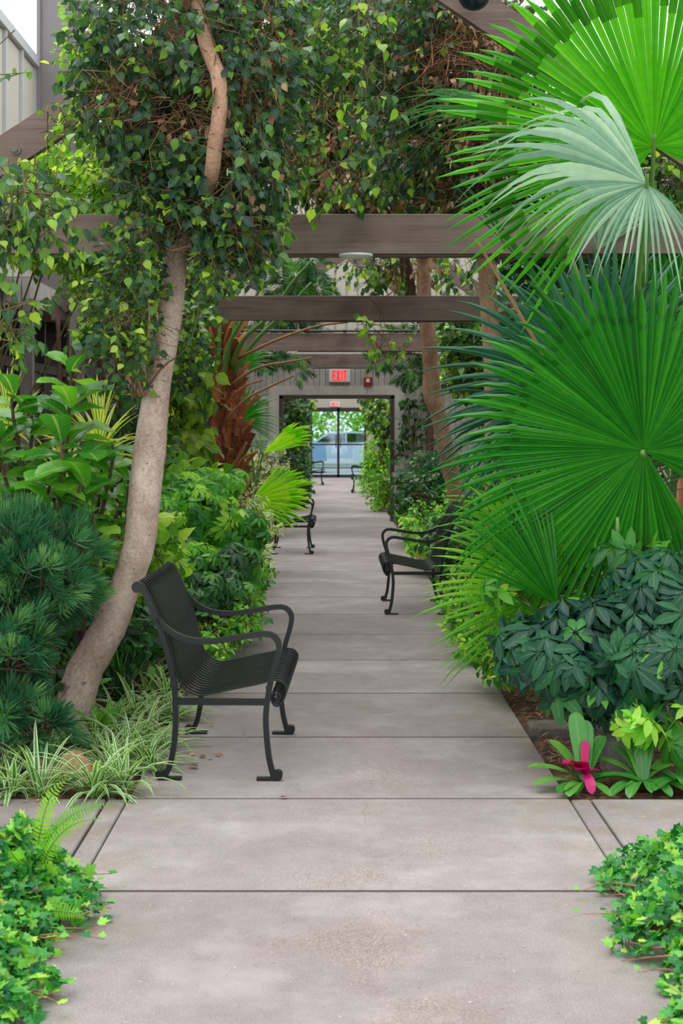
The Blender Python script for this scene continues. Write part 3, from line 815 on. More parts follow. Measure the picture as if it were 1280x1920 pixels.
G['boot'] = mat_bark('palm_boot', (206, 130, 84), (236, 176, 128), (136, 78, 50), True)
# ================================================================ trees
def trunk(parent, pts, mat, name='trunk', n=14, seg=7):
    """pts: (px, py, D, radius m)"""
    q = np.array([[*P(a[0], a[1], a[2]), a[3]] for a in pts]); q = spline(q, seg)
    m = MB(); m.tube(q[:, :3], q[:, 3], n, wob=.018); return m.build(name, mat, parent)

def tangle(parent, blobs, n, L, mat, name='dry_twigs', r=.0022):
    """curved dry vine strands"""
    p, o = in_blobs(blobs, n, .8); d = rdir(n)*1.0+np.array([0, 0, -.25]); A = []; B = []
    for k in range(4):
        q = p+nrm(d)*L/4*rng.uniform(.5, 1.2, (n, 1)); A.append(p); B.append(q); p = q; d = nrm(d)+rng.normal(size=(n, 3))*.5
    lay_sticks(parent, np.vstack(A), np.vstack(B), r, r*.8, mat, name)

# ---- leaning tree at the left
t = thing('leaning_tree', 'tree with a smooth pale trunk leaning right behind the nearest bench, crowned with dark leaves', 'tree', tuple(P(130, 1362, 7.35)))
trunk(t, [(122, 1392, 7.35, .108), (130, 1350, 7.35, .104), (145, 1300, 7.36, .098), (163, 1250, 7.38, .092), (203, 1178, 7.4, .090), (232, 1105, 7.42, .080), (258, 1030, 7.44, .084),
          (268, 960, 7.46, .084), (280, 850, 7.5, .085), (296, 720, 7.5, .068), (318, 600, 7.52, .064), (330, 480, 7.55, .060), (338, 390, 7.58, .054), (352, 300, 7.62, .046), (348, 200, 7.7, .04), (330, 80, 7.8, .03), (320, -60, 7.9, .02)], M['bark'])
trunk(t, [(350, 420, 7.56, .03), (380, 372, 7.3, .037), (396, 330, 7.1, .038), (403, 270, 7.0, .038), (412, 200, 6.98, .037), (408, 140, 7.0, .037), (388, 90, 7.1, .036), (374, 30, 7.2, .035), (360, -60, 7.5, .03)], M['bark2'], 'branch')
trunk(t, [(412, 160, 7.3, .03), (440, 90, 7.4, .026), (480, 20, 7.5, .02), (500, -50, 7.6, .014)], M['bark2'], 'branch')
for q in ([(268, 742, 7.42, .012), (252, 690, 7.4, .009), (247, 620, 7.38, .007), (235, 560, 7.36, .004)], [(272, 738, 7.42, .012), (270, 680, 7.36, .009), (280, 610, 7.3, .007), (276, 540, 7.3, .004)],
          [(262, 740, 7.42, .011), (236, 700, 7.36, .008), (214, 640, 7.3, .006), (200, 570, 7.3, .004)], [(285, 700, 7.42, .008), (300, 640, 7.3, .005), (290, 560, 7.25, .003)]):
    trunk(t, q, M['bark2'], 'sucker', 6, 4)
bl = [(300, 60, 7.5, 150, 150, .55), (245, 190, 7.5, 95, 110, .45), (335, 255, 7.55, 120, 120, .4), (450, 130, 7.4, 100, 190, .5), (500, 90, 7.8, 90, 120, .5),
      (440, 300, 7.3, 90, 120, .38), (400, 400, 7.35, 75, 70, .28), (335, 390, 7.3, 50, 55, .2), (465, 440, 7.3, 50, 45, .2)]
(a1, a2, a3, a4), (s0, s1) = spray_leaves(bl, 1750, 6, .057, .17, shell=.55, up=.35, tipdown=.7, gaps=[(P(332, 450, 7.1), (.075, .6, .13), .95), (P(335, 215, 7.1), (.16, .5, .13), .93), (P(215, 145, 7.1), (.10, .5, .08), .85), (P(404, 250, 7.0), (.075, .6, .28), .98), (P(395, 100, 7.0), (.07, .6, .16), .93), (P(470, 190, 7.1), (.08, .4, .10), .7), (P(520, 60, 7.2), (.12, .5, .10), .8), (P(440, 430, 7.1), (.07, .3, .06), .7)])
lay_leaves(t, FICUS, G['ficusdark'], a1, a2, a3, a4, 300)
lay_sticks(t, s0-(s1-s0)*.5, s1, .003, .0012, M['twig'])
tangle(t, [(330, 210, 7.5, 90, 90, .35), (250, 160, 7.4, 60, 60, .3), (440, 200, 7.5, 90, 150, .4), (400, 60, 7.6, 160, 90, .4), (430, 420, 7.3, 60, 50, .2)], 1500, .34, M['drytwig'])
(a1, a2, a3, a4), _ = spray_leaves([(350, 200, 7.45, 110, 110, .4), (470, 250, 7.25, 70, 150, .35), (420, 400, 7.3, 60, 50, .25), (400, 60, 7.5, 150, 70, .4)], 170, 3, .045, .1, tipdown=1.4)
lay_leaves(t, FICUS_S, G['dead'], a1, a2, a3, a4, 0, stuff='dry_leaves')
# light green leaves on its left side and on the suckers
t2 = thing('creeping_fig', 'bright light-green climbing leaves on the left side of the leaning trunk', 'climber', tuple(P(262, 745, 7.4)))
bl = [(240, 610, 7.3, 60, 105, .25), (235, 500, 7.3, 62, 60, .25), (278, 440, 7.2, 40, 70, .2), (265, 350, 7.3, 60, 50, .3), (200, 620, 7.4, 40, 60, .2), (325, 410, 7.15, 40, 20, .12), (385, 470, 7.2, 50, 40, .15), (420, 500, 7.25, 20, 40, .1)]
(a1, a2, a3, a4), (s0, s1) = spray_leaves(bl, 300, 5, .052, .16, shell=.9, up=.5, gaps=[(P(332, 480, 7.1), (.085, .5, .24), .97), (P(316, 610, 7.1), (.075, .5, .22), .95), (P(300, 700, 7.1), (.07, .5, .1), .9)])
lay_leaves(t2, FICUS, G['ficus'], a1, a2, a3, a4, 300)
lay_sticks(t2, s0-(s1-s0)*.6, s1, .003, .0012, M['twig'])
stems(t2, P(262, 745, 7.4), [P(240, 600, 7.35), P(215, 480, 7.35), P(265, 350, 7.3), P(300, 470, 7.25), P(385, 470, 7.25)], M['twig'], .006)

# ---- left backdrop of bright climbers
def climber(name, lab, cat, base, bl, tpl, mat, ns, per, size, **kw): return shrub(name, lab, cat, base, bl, tpl, mat, ns, per, size, **kw)
climber('leafy_climber', 'sunlit yellow-green climber behind the left end of the nearest beam', 'climber', (-3.0, 10.8, 0.0),
        [(110, 350, 10, 130, 45, .5), (230, 330, 9.5, 80, 80, .5), (60, 420, 9.6, 110, 50, .5), (200, 450, 9.6, 100, 70, .5), (225, 550, 10.5, 50, 40, .4)],
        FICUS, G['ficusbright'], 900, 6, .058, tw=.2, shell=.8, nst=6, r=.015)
climber('leafy_climber', 'yellow-green leaves hanging in front of the grey column at top left', 'climber', (-1.95, 8.9, 2.95),
        [(190, 60, 8.6, 50, 70, .3), (150, 110, 8.6, 30, 50, .25), (205, 150, 8.4, 50, 60, .3), (8, 150, 8.2, 10, 120, .1, .5), (130, 235, 8.0, 60, 25, .15), (40, 320, 7.9, 40, 10, .1), (190, 240, 8.1, 40, 40, .2)],
        FICUS, G['ficusbright'], 110, 5, .052, tw=.16, shell=.9, nst=0, r=.01)
climber('heart_leaf_vine', 'bluish-green heart-shaped leaves hanging down the left edge above the broad-leaved bush', 'climber', (-1.45, 6.0, 2.55),
        [(25, 372, 5.9, 50, 30, .2), (85, 375, 6.1, 40, 22, .2), (12, 430, 5.9, 25, 40, .2), (15, 610, 5.8, 30, 50, .15), (100, 425, 6, 50, 30, .15), (35, 570, 6.0, 20, 12, .1)],
        FICUS, G['ficus'], 85, 5, .054, tw=.16, shell=.9, nst=0, r=.007, tipdown=.8)
climber('leafy_climber', 'mass of light green climbing leaves on the left between the two nearest beams', 'climber', (-2.2, 11.8, 0),
        [(215, 515, 11.5, 60, 25, .4), (250, 560, 11.0, 60, 60, .4), (330, 640, 10.8, 40, 90, .3), (355, 600, 11.6, 30, 90, .3), (350, 520, 12, 80, 50, .4), (430, 500, 12.5, 70, 25, .4), (300, 480, 12, 80, 50, .4)],
        FICUS, G['ficus'], 480, 6, .066, tw=.18, shell=.8, nst=7, r=.018)
# dark multi-stemmed tree under the canopy
t = thing('multi_stem_tree', 'cluster of dark reddish-brown stems in front of the dark windows at the left', 'tree', (-2.15, 12.2, 0))
for q in ([(186, 860, 12.2, .05), (200, 780, 12.2, .045), (196, 700, 12.2, .04), (178, 640, 12.2, .035), (172, 560, 12.3, .03)], [(196, 860, 12.1, .05), (210, 760, 12.1, .05), (190, 660, 12.1, .04), (165, 600, 12.1, .025)],
          [(206, 870, 12.3, .05), (222, 760, 12.3, .05), (226, 680, 12.3, .045), (238, 600, 12.3, .03)], [(176, 870, 12.4, .04), (176, 760, 12.4, .05), (186, 680, 12.4, .04), (205, 590, 12.4, .03)],
          [(112, 900, 13, .03), (112, 700, 13, .025), (108, 590, 13, .02)], [(130, 900, 13.2, .03), (130, 700, 13.2, .025), (128, 600, 13.2, .02)], [(140, 880, 12.7, .03), (136, 680, 12.7, .02), (150, 600, 12.7, .02)]):
    trunk(t, [(q[0][0], q[0][1]+330, q[0][2], q[0][3])]+q, M['darkbark'], 'stem', 8, 4)

# ---- palm with fibrous trunk
t = thing('fibrous_palm', 'palm with a shaggy orange-brown trunk and cut leaf stalks left of the opening', 'palm', (-1.13, 14.5, 0))
pc = lambda z: np.array([-1.13+.03*math.sin(z*2), 14.5, z])
trk = [(0, .22), (.4, .22), (.9, .205), (1.4, .20), (1.9, .195), (2.3, .175), (2.6, .13), (2.85, .09)]
m = MB(); m.tube([pc(z) for z, r in trk], [r*.86 for z, r in trk], 14, wob=.05); m.build('trunk', G['trunkcore'], t)
rr = lambda z: np.interp(z, [a for a, b in trk], [b for a, b in trk])
bootm = []
for v in range(4):
    m = MB(); w_ = .042+.006*v; L_ = .20+.05*v
    m.add([(-w_, 0, 0), (w_, 0, 0), (w_*.62, .03, L_*.6), (-w_*.62, .03, L_*.6), (-w_*.5, .09+.02*v, L_), (w_*.5, .09+.02*v, L_), (-w_, -.03, 0), (w_, -.03, 0), (w_*.6, .0, L_*.62), (-w_*.6, .0, L_*.62), (-w_*.45, .06+.02*v, L_+.01), (w_*.45, .06+.02*v, L_+.01)],
          [(0, 1, 2, 3), (3, 2, 5, 4), (7, 6, 9, 8), (8, 9, 10, 11), (1, 7, 8, 2), (2, 8, 11, 5), (6, 0, 3, 9), (9, 3, 4, 10), (4, 5, 11, 10), (0, 6, 7, 1)])
    bootm.append(m)
bo = [m.build('leaf_base', G['boot'], t, local=True) for m in bootm]
k = 0
for i in range(120):
    z = .35+2.1*i/120; a = i*2.399
    if math.sin(a) > .55: continue
    r_ = rr(z)
    o = bo[i % 4] if k < 4 and k == i % 4 else bo[i % 4].copy()
    if o.name not in COL.objects: COL.objects.link(o)
    p = pc(z)+np.array([math.cos(a), math.sin(a), 0])*r_*.85
    o.location = p-org(t); o.rotation_euler = (rng.uniform(-.1, .25), rng.uniform(-.25, .25), a-PI/2); o.scale = [rng.uniform(.8, 1.35)]*3; k += 1
A = []; B = []
for i in range(2200):
    z = rng.uniform(.3, 2.75); a = rng.uniform(0, 2*PI); r_ = rr(z)*rng.uniform(.8, 1.12); p = pc(z)+np.array([math.cos(a), math.sin(a), 0])*r_
    q = p+np.array([math.cos(a)*.04+rng.normal()*.045, math.sin(a)*.04, rng.uniform(-.14, .16)]); A.append(p); B.append(q)
lay_sticks(t, A, B, .0022, .001, G['fibre'], 'fibres')
def stalk(parent, pts, r0, r1, mat, name='leaf_stalk'):
    q = spline(pts, 5); m = MB(); m.tube(q, np.linspace(r0, r1, len(q)), 7); return m.build(name, mat, parent)
for pts, mt in (([(455, 672, 14.3), (520, 640, 13.9), (600, 612, 13.7), (660, 604, 13.6)], 'd'), ([(440, 722, 14.3), (490, 690, 14.0), (545, 679, 13.8), (592, 671, 13.7)], 'd'),
                ([(430, 790, 14.3), (470, 748, 14), (520, 722, 13.9), (560, 704, 13.8)], 'd'), ([(425, 770, 14.3), (460, 728, 14.2), (500, 712, 14.2)], 'b'),
                ([(440, 880, 14.3), (458, 852, 14.1), (470, 830, 14.0)], 'd'), ([(435, 905, 14.2), (462, 862, 13.9), (492, 846, 13.8)], 'b'), ([(410, 700, 14.2), (380, 640, 14), (350, 600, 13.9)], 'b')):
    o = stalk(t, [P(q[0]-8, q[1], q[2]) for q in pts], .017, .009, G['drystalk'] if mt == 'd' else G['boot'], 'cut_stalk')
    if mt == 'd': o['label'] = 'pale dry cut leaf stalk'
for pts in ([(428, 712, 14.25), (440, 650, 14.2), (466, 600, 14.1), (500, 540, 14), (520, 490, 13.9)], [(445, 690, 14.3), (470, 635, 14.1), (520, 590, 13.9), (560, 530, 13.7), (600, 485, 13.6)],
            [(450, 700, 14.3), (490, 640, 14.2), (545, 585, 14.1), (595, 530, 14)], [(420, 680, 14.2), (423, 640, 14.1), (424, 590, 14.1), (420, 520, 14)], [(432, 700, 14.3), (450, 620, 14.3), (452, 560, 14.3)]):
    stalk(t, [P(q[0]-12, q[1], q[2]) for q in pts], .026, .011, G['petiole'])

# ---- right-hand trees
t = thing('curved_tree', 'slender brown trunk curving up right of the opening, behind the second beam', 'tree', tuple(P(862, 1090, 14.0)))
trunk(t, [(878, 1100, 14, .09), (868, 1000, 14, .082), (852, 920, 13.95, .078), (838, 850, 13.9, .080), (822, 780, 13.85, .074), (810, 740, 13.85, .088), (808, 700, 13.82, .078), (804, 640, 13.8, .076), (796, 570, 13.8, .072), (793, 480, 13.8, .062), (800, 420, 13.8, .06), (790, 340, 13.8, .05), (760, 240, 13.8, .04)], M['bark2'])
trunk(t, [(789, 600, 13.8, .05), (770, 560, 13.9, .06), (760, 500, 13.9, .06), (735, 430, 13.9, .05), (700, 340, 13.9, .04)], M['darkbark'], 'branch')
bl = [(690, 495, 14.2, 60, 22, .4), (750, 500, 14.2, 60, 26, .4), (640, 330, 12.4, 90, 90, .6), (740, 360, 12.6, 110, 60, .6), (850, 500, 14.2, 40, 30, .4), (600, 150, 12.5, 90, 150, .7), (700, 60, 12, 150, 110, .7), (720, 210, 12.4, 100, 110, .7), (560, 290, 12.6, 60, 90, .5)]
(a1, a2, a3, a4), (s0, s1) = spray_leaves(bl, 1500, 7, .07, .25, shell=.75, up=.4, tipdown=.8)
lay_leaves(t, FICUS_S, G['ficus'], a1, a2, a3, a4, 300)
lay_sticks(t, s0-(s1-s0)*.5, s1, .004, .0015, M['twig'])
tangle(t, [(720, 330, 12.3, 110, 90, .5), (600, 330, 12.2, 50, 50, .4), (750, 505, 14, 40, 30, .3), (700, 160, 12, 120, 120, .5)], 900, .5, M['drytwig'], r=.004)
(a1, a2, a3, a4), _ = spray_leaves([(720, 300, 11.8, 130, 110, .4), (780, 500, 14, 50, 30, .4)], 220, 3, .06, .1, tipdown=1.4)
lay_leaves(t, FICUS_S, G['dead'], a1, a2, a3, a4, 0, stuff='dry_leaves')
stems(t, P(792, 480, 13.8), [P(700, 400, 12.8), P(640, 330, 12.6), P(720, 200, 12.6), P(700, 60, 12.4), P(600, 150, 12.6), P(840, 470, 12.8)], M['darkbark'], .045, 'branch')

t = thing('vine_clad_tree', 'tree behind the right half of the nearest beam, tangled with brown dry vines', 'tree', (1.13, 10.2, 0))
trunk(t, [(935, 1180, 10.2, .085), (930, 900, 10.2, .08), (925, 700, 10.2, .07), (915, 560, 10.2, .062), (908, 440, 10.2, .058), (904, 340, 10.2, .055), (898, 260, 10.2, .05), (880, 160, 10.2, .04), (870, 40, 10.2, .03)], M['bark2'])
bl = [(860, 100, 9.8, 110, 130, .6), (900, 260, 9.8, 130, 100, .6), (780, 250, 9.9, 90, 110, .5), (760, 90, 9.8, 90, 110, .5), (980, 230, 10, 90, 120, .5), (930, 380, 10.0, 50, 40, .3), (850, 360, 10, 60, 60, .4), (1010, 350, 10.2, 80, 60, .4), (800, 20, 9.6, 180, 60, .5)]
(a1, a2, a3, a4), (s0, s1) = spray_leaves(bl, 1500, 6, .062, .22, shell=.6, up=.4, tipdown=.7, gaps=[(P(860, 90, 9.3), (.30, .6, .16), .6), (P(780, 170, 9.3), (.2, .5, .12), .5), (P(905, 250, 9.3), (.22, .6, .10), .5)])
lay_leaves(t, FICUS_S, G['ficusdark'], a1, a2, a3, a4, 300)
lay_sticks(t, s0-(s1-s0)*.5, s1, .003, .0013, M['twig'])
tangle(t, [(850, 110, 9.7, 110, 110, .6), (900, 230, 9.7, 100, 90, .5), (860, 340, 9.9, 70, 60, .4), (930, 90, 9.7, 60, 90, .4)], 1800, .4, M['drytwig'], r=.0024)
(a1, a2, a3, a4), _ = spray_leaves([(850, 120, 9.3, 110, 110, .4), (900, 250, 9.3, 110, 90, .4), (860, 360, 9.7, 80, 60, .3)], 120, 3, .045, .1, tipdown=1.4)
lay_leaves(t, FICUS_S, G['dead'], a1, a2, a3, a4, 0, stuff='dry_leaves')

# hanging light-green shoots of the near foliage
shrub('hanging_branch', 'thin branch with bright yellow-green leaves hanging between the two crowns at the top', 'branch', tuple(P(690, -10, 7.9)),
      [(690, 190, 7.8, 30, 120, .15), (640, 330, 8, 60, 60, .2), (600, 130, 8, 60, 120, .25), (665, 60, 7.8, 50, 80, .2), (520, 330, 7.8, 40, 60, .2)], FICUS, G['ficus'], 80, 5, .066, tw=.2, shell=.9, nst=5, r=.005, tipdown=.9)
shrub('hanging_branch', 'sprig of tiny yellow leaves hanging upper right of the exit sign', 'branch', tuple(P(700, 560, 13.0)),
      [(715, 650, 13, 22, 30, .12), (755, 655, 13, 40, 16, .12), (700, 610, 13, 20, 30, .1)], FICUS_S, G['ficusbright'], 14, 4, .075, tw=.2, shell=.9, nst=3, r=.006, tipdown=.9)

# ---- dark feathery conifers hanging high at the far end
def conifer(lab, base, bl, ns, top=None):
    t = thing('feathery_conifer', lab, 'conifer', base, 'dark conifers hanging before the grey wall')
    p, o = in_blobs(bl, ns, .8); d = nrm(o*.7+rdir(ns)*.6+np.array([0, 0, -.5]))
    lay_leaves(t, WHORL, G['shade'], p, d, rdir(ns), rng.uniform(.18, .30, ns), 80, 'twig_spray', 'foliage', 12)
    c = [P(q[0], q[1], q[2]) for q in bl]; 
    b = np.array(base); zt = max(q[2] for q in c)+.5
    m = MB(); m.tube([b-(0, 0, .03), b+(.03, 0, zt*.5), b+(0, 0, zt)], [.06, .05, .03], 8); m.build('trunk', M['darkbark'], t)
    for q in c:
        m = MB(); a = np.array([b[0], b[1], q[2]+.12]); m.tube(spline([a, (a+q)/2+(0, 0, .08), q], 4), np.linspace(.02, .008, 9), 6); m.build('branch', M['darkbark'], t)
    return t
conifer('dark feathery conifer drooping left of the exit sign below the third beam', (-1.75, 20.6, 0), [(540, 668, 20.5, 40, 8, .4), (500, 672, 20.8, 50, 12, .4), (560, 690, 20.4, 12, 16, .3), (470, 640, 21, 20, 40, .4)], 60)
conifer('dark feathery conifer drooping right of the exit sign over the corner of the grey wall', (1.35, 20.8, 0), [(725, 672, 20.6, 34, 12, .4), (765, 690, 20.8, 26, 34, .4), (700, 680, 20.4, 8, 16, .2), (780, 612, 21, 40, 20, .4)], 80)
conifer('feathery blue-green conifer crown seen above the second beam', (-1.55, 21.5, 0), [(560, 530, 21.5, 60, 60, .6), (520, 600, 21, 70, 22, .4), (600, 548, 21.5, 40, 10, .3), (600, 612, 21, 20, 6, .3)], 260)
# ================================================================ fan palms
def fan_frond(parent, C, up, face, R, mat, span=300, nseg=52, split=.55, droop=.12, pleat=.22, wid=1.0, longmid=.12, tipdroop=.25, jit=.05, hast=.05, base=None, pmat=None, pr=.014, bend=None, cup=.15, asym=0):
    """C: centre point, up: direction of the middle segment, face: blade normal"""
    C = np.array(C, float); u = nrm(np.array(up, float)); f = np.array(face, float); f = nrm(f-u*f.dot(u)); s = np.cross(u, f)
    half = math.radians(span/2); dth = 2*half/nseg; V = []; T = []; Cc = []
    rows = [.012, .2, .38, split, .66, .78, .90, 1.0]
    for i in range(nseg):
        th = -half+dth*(i+.5); k = abs(th)/half; L = R*(1-longmid*k*k)*(1-asym*(1-((half+th)/(2*half))**2.2))*(1+jit*rng.normal()); sp = split*(1-.25*k+rng.normal()*.03)
        td = tipdroop*rng.uniform(.5, 1.5); sw = rng.normal()*.03; rn = rng.random(); n0 = len(V)
        for j, r in enumerate(rows):
            rr_ = r if r <= split else r
            hw = rr_*L*math.tan(dth/2)*wid if r <= sp else sp*L*math.tan(dth/2)*wid*(1-((r-sp)/(1-sp))**1.6)
            thj = th+sw*max(0, r-sp)
            rad = u*math.cos(thj)+s*math.sin(thj); tan = -u*math.sin(thj)+s*math.cos(thj)
            p = C+rad*L*r+f*(cup*L*r*(1-r)*.8-cup*.2*L*r*k)
            dz = -droop*L*r*r-td*L*max(0, r-sp)**2/(1-sp)
            ph = pleat*2.4*min(hw, .018)
            p = p+np.array([0, 0, dz])
            V += [p-tan*hw-f*ph, p+f*ph*1.6, p+tan*hw-f*ph]; Cc += [(-1, r, rn), (0, r, rn), (1, r, rn)]
        for j in range(len(rows)-1):
            a = n0+3*j; b = a+3; T += [(a, a+1, b+1), (a, b+1, b), (a+1, a+2, b+2), (a+1, b+2, b+1)]
    o0 = org(parent); me = np_mesh('frond', np.array(V)-o0, np.array(T), np.array(Cc), mat, False)
    fr = bpy.data.objects.new('frond', me); COL.objects.link(fr); fr.parent = parent
    if base is not None:
        b = np.array(base, float); mid = (b+C)/2+np.array(bend if bend is not None else (0, 0, .12))
        q = spline([b, mid, C-f*.012-np.array([0, 0, .03]), C-f*.008], 6); m = MB(); m.tube(q, np.linspace(pr*1.7, pr*.55, len(q)), 7)
        pm = m.build('petiole', pmat or G['petiole'], fr, local=True)
        pm.data.transform(Matrix.Translation(tuple(-o0)))
    return fr

CR = np.array([1.82, 7.9, .75])
t = thing('fan_palm', 'large fan palm on the right with huge pleated green fronds reaching over the path', 'palm', (1.82, 7.9, 0))
m = MB(); m.tube([(1.82, 7.9, -.05), (1.83, 7.9, .3), (1.82, 7.9, .8), (1.80, 7.9, 1.0)], [.15, .14, .12, .06], 12, wob=.06); m.build('trunk', G['boot'], t)
for i in range(26):
    a = i*2.4; z = .1+.8*i/26; p = np.array([1.82+.12*math.cos(a), 7.9+.12*math.sin(a), z])
    m = MB(); m.tube([p, p+(math.cos(a)*.08, math.sin(a)*.08, .16), p+(math.cos(a)*.16, math.sin(a)*.16, .34+.1*rng.random())], [.035, .026, .02], 7); m.build('leaf_base', G['boot'], t)
F_ = lambda *a, **k: fan_frond(t, *a, **k)
# the big frond facing the camera
F_(P(1207, 845, 7.0), (-.62, -.05, .62), (-.1, -1, .12), 1.01, G['fan'], span=338, nseg=88, split=.70, droop=.06, tipdroop=.18, base=CR, pr=.016, longmid=.10, cup=.10)
# vivid top right
F_(P(1225, 275, 6.9), (-.22, -.1, .95), (-.1, -.9, -.3), 1.02, G['fantop'], span=262, nseg=76, split=.80, droop=.05, tipdroop=.10, base=CR, pr=.011, longmid=.02, cup=.06, bend=(.02, .5, .1))
# silvery drooping frond in front
F_(P(1212, 345, 6.3), (-.80, -.25, -.28), (.15, -.75, .65), 1.18, G['fansilver'], span=215, nseg=40, split=.5, droop=.11, tipdroop=.38, asym=.68, base=CR, pr=.010, longmid=.0, cup=.2, bend=(0, .5, .1), jit=.08)
# bluish frond behind, centre-left
F_(P(1120, 740, 7.7), (-.50, .0, .80), (-.3, -1, .1), .98, G['fanblue'], span=230, nseg=50, split=.55, droop=.10, tipdroop=.2, base=CR, pr=.014)
F_(P(1140, 700, 8.1), (-.12, .0, .98), (-.2, -1, .0), .78, G['fanblue'], span=150, nseg=34, split=.6, droop=.02, tipdroop=.12, base=CR, pr=.014)
F_(P(1010, 770, 7.9), (-.85, .0, -.05), (-.1, -1, .3), .62, G['fanblue'], span=150, nseg=28, split=.45, droop=.2, tipdroop=.35, base=CR, pr=.012)
# lime frond low on the left
F_(P(1050, 1110, 7.1), (-.62, -.05, .74), (-.1, -1, .25), .72, G['fanlime'], span=170, nseg=44, split=.6, droop=.02, tipdroop=.2, base=(1.75, 7.6, .5), pr=.012, longmid=.05)
F_(P(1045, 1135, 6.9), (-.50, -.1, .80), (.55, -1, .1), .62, G['fan'], span=70, nseg=20, split=.6, droop=.02, tipdroop=.08, base=(1.75, 7.6, .5), pr=.012)
F_(P(1000, 1130, 7.2), (-.9, -.1, .16), (0, -.5, 1), .38, G['fanlime'], span=110, nseg=26, split=.5, droop=.12, tipdroop=.25, base=(1.75, 7.6, .45), pr=.011)
F_(P(1060, 600, 7.5), (-.62, -.1, .78), (.8, -.8, .3), 1.0, G['fan'], span=9, nseg=4, split=.5, droop=.0, tipdroop=.02, base=CR, pr=.010)
# fillers around the crown
F_(P(1260, 1000, 7.3), (.3, -.2, -.75), (.1, -1, .2), .55, G['fan'], span=170, nseg=34, split=.5, droop=.2, tipdroop=.3, base=CR, pr=.012)
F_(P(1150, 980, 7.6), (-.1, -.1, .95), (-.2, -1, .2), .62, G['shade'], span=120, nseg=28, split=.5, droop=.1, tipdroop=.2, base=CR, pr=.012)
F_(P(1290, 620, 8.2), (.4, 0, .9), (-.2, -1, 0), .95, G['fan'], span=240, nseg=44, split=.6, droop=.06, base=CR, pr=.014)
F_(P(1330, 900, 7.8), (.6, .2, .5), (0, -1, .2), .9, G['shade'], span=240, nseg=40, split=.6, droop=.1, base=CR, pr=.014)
F_(P(1120, 470, 8.2), (-.25, .1, .9), (-.1, -1, -.1), .62, G['fansilver'], span=150, nseg=30, split=.55, droop=.05, base=CR, pr=.012)
F_(P(980, 230, 8.0), (-.85, .05, .35), (0, -.5, .8), .80, G['fan'], span=90, nseg=24, split=.35, droop=.12, tipdroop=.3, base=CR, pr=.012)
F_(P(1030, 1010, 8.0), (-.3, 0, .9), (0, -1, .1), .75, G['fanlime'], span=130, nseg=30, split=.5, droop=.1, base=CR, pr=.012)
for a, b, c_ in ((P(940, 530, 7.5), P(893, 450, 7.4), 'drystalk'), (P(1085, 640, 7.5), P(1063, 585, 7.4), 'drystalk'), (P(1100, 1100, 7.2), P(1055, 1036, 7.0), 'petiole'), (P(1160, 1100, 7.0), P(1157, 970, 6.9), 'petiole'),
                 (P(1140, 1010, 7.3), P(1128, 895, 7.2), 'drystalk')):
    m = MB(); m.tube(spline([CR+(a-CR)*.1, CR*.35+a*.65, a, b], 5), np.linspace(.012, .009, 16), 7); o = m.build('cut_stalk', G[c_], t)

# a separate stiff green blade crossing the near beam
m = MB()
# young fan palm fronds beside the fibrous palm
def small_fan(lab, base, C, up, face, R, mat, **kw):
    t = thing('young_fan_palm', lab, 'palm', base); fan_frond(t, C, up, face, R, mat, base=base, **kw); return t
small_fan('bright yellow-green fan frond spreading above the second left bench', tuple(P(478, 1040, 15.5)*np.array([1, 1, 0])), P(470, 940, 15.2), (.93, -.1, .22), (-.1, -.8, .62), .66, G['fanyellow'], span=105, nseg=18, split=.82, droop=.04, tipdroop=.15, pr=.012)
small_fan('narrow green fan frond slanting up to the right in front of the grey wall opening', (-.98, 15.6, 0), P(492, 850, 15.4), (.84, -.1, .50), (.3, -.9, -.55), .60, G['fanyellow'], span=44, nseg=12, split=.85, droop=.02, tipdroop=.2, pr=.010)
small_fan('small silver-white fan frond beside the fibrous palm trunk', (-1.0, 16.0, 0), P(488, 842, 15.8), (-.25, -.1, .9), (0, -1, .1), .26, G['fansilver'], span=150, nseg=16, split=.35, droop=.05, pr=.006)
t = small_fan('tuft of mid-green fan fronds behind the fibrous palm trunk', (-.85, 16.6, 0), P(450, 790, 16.3), (.5, -.1, .8), (0, -1, .2), .55, G['fan'], span=170, nseg=24, split=.45, droop=.1, pr=.01)
fan_frond(t, P(455, 690, 16.4), (.6, -.1, .7), (.2, -1, .2), .45, G['fan'], span=120, nseg=20, split=.4, droop=.2, base=(-.85, 16.6, 0), pr=.01)

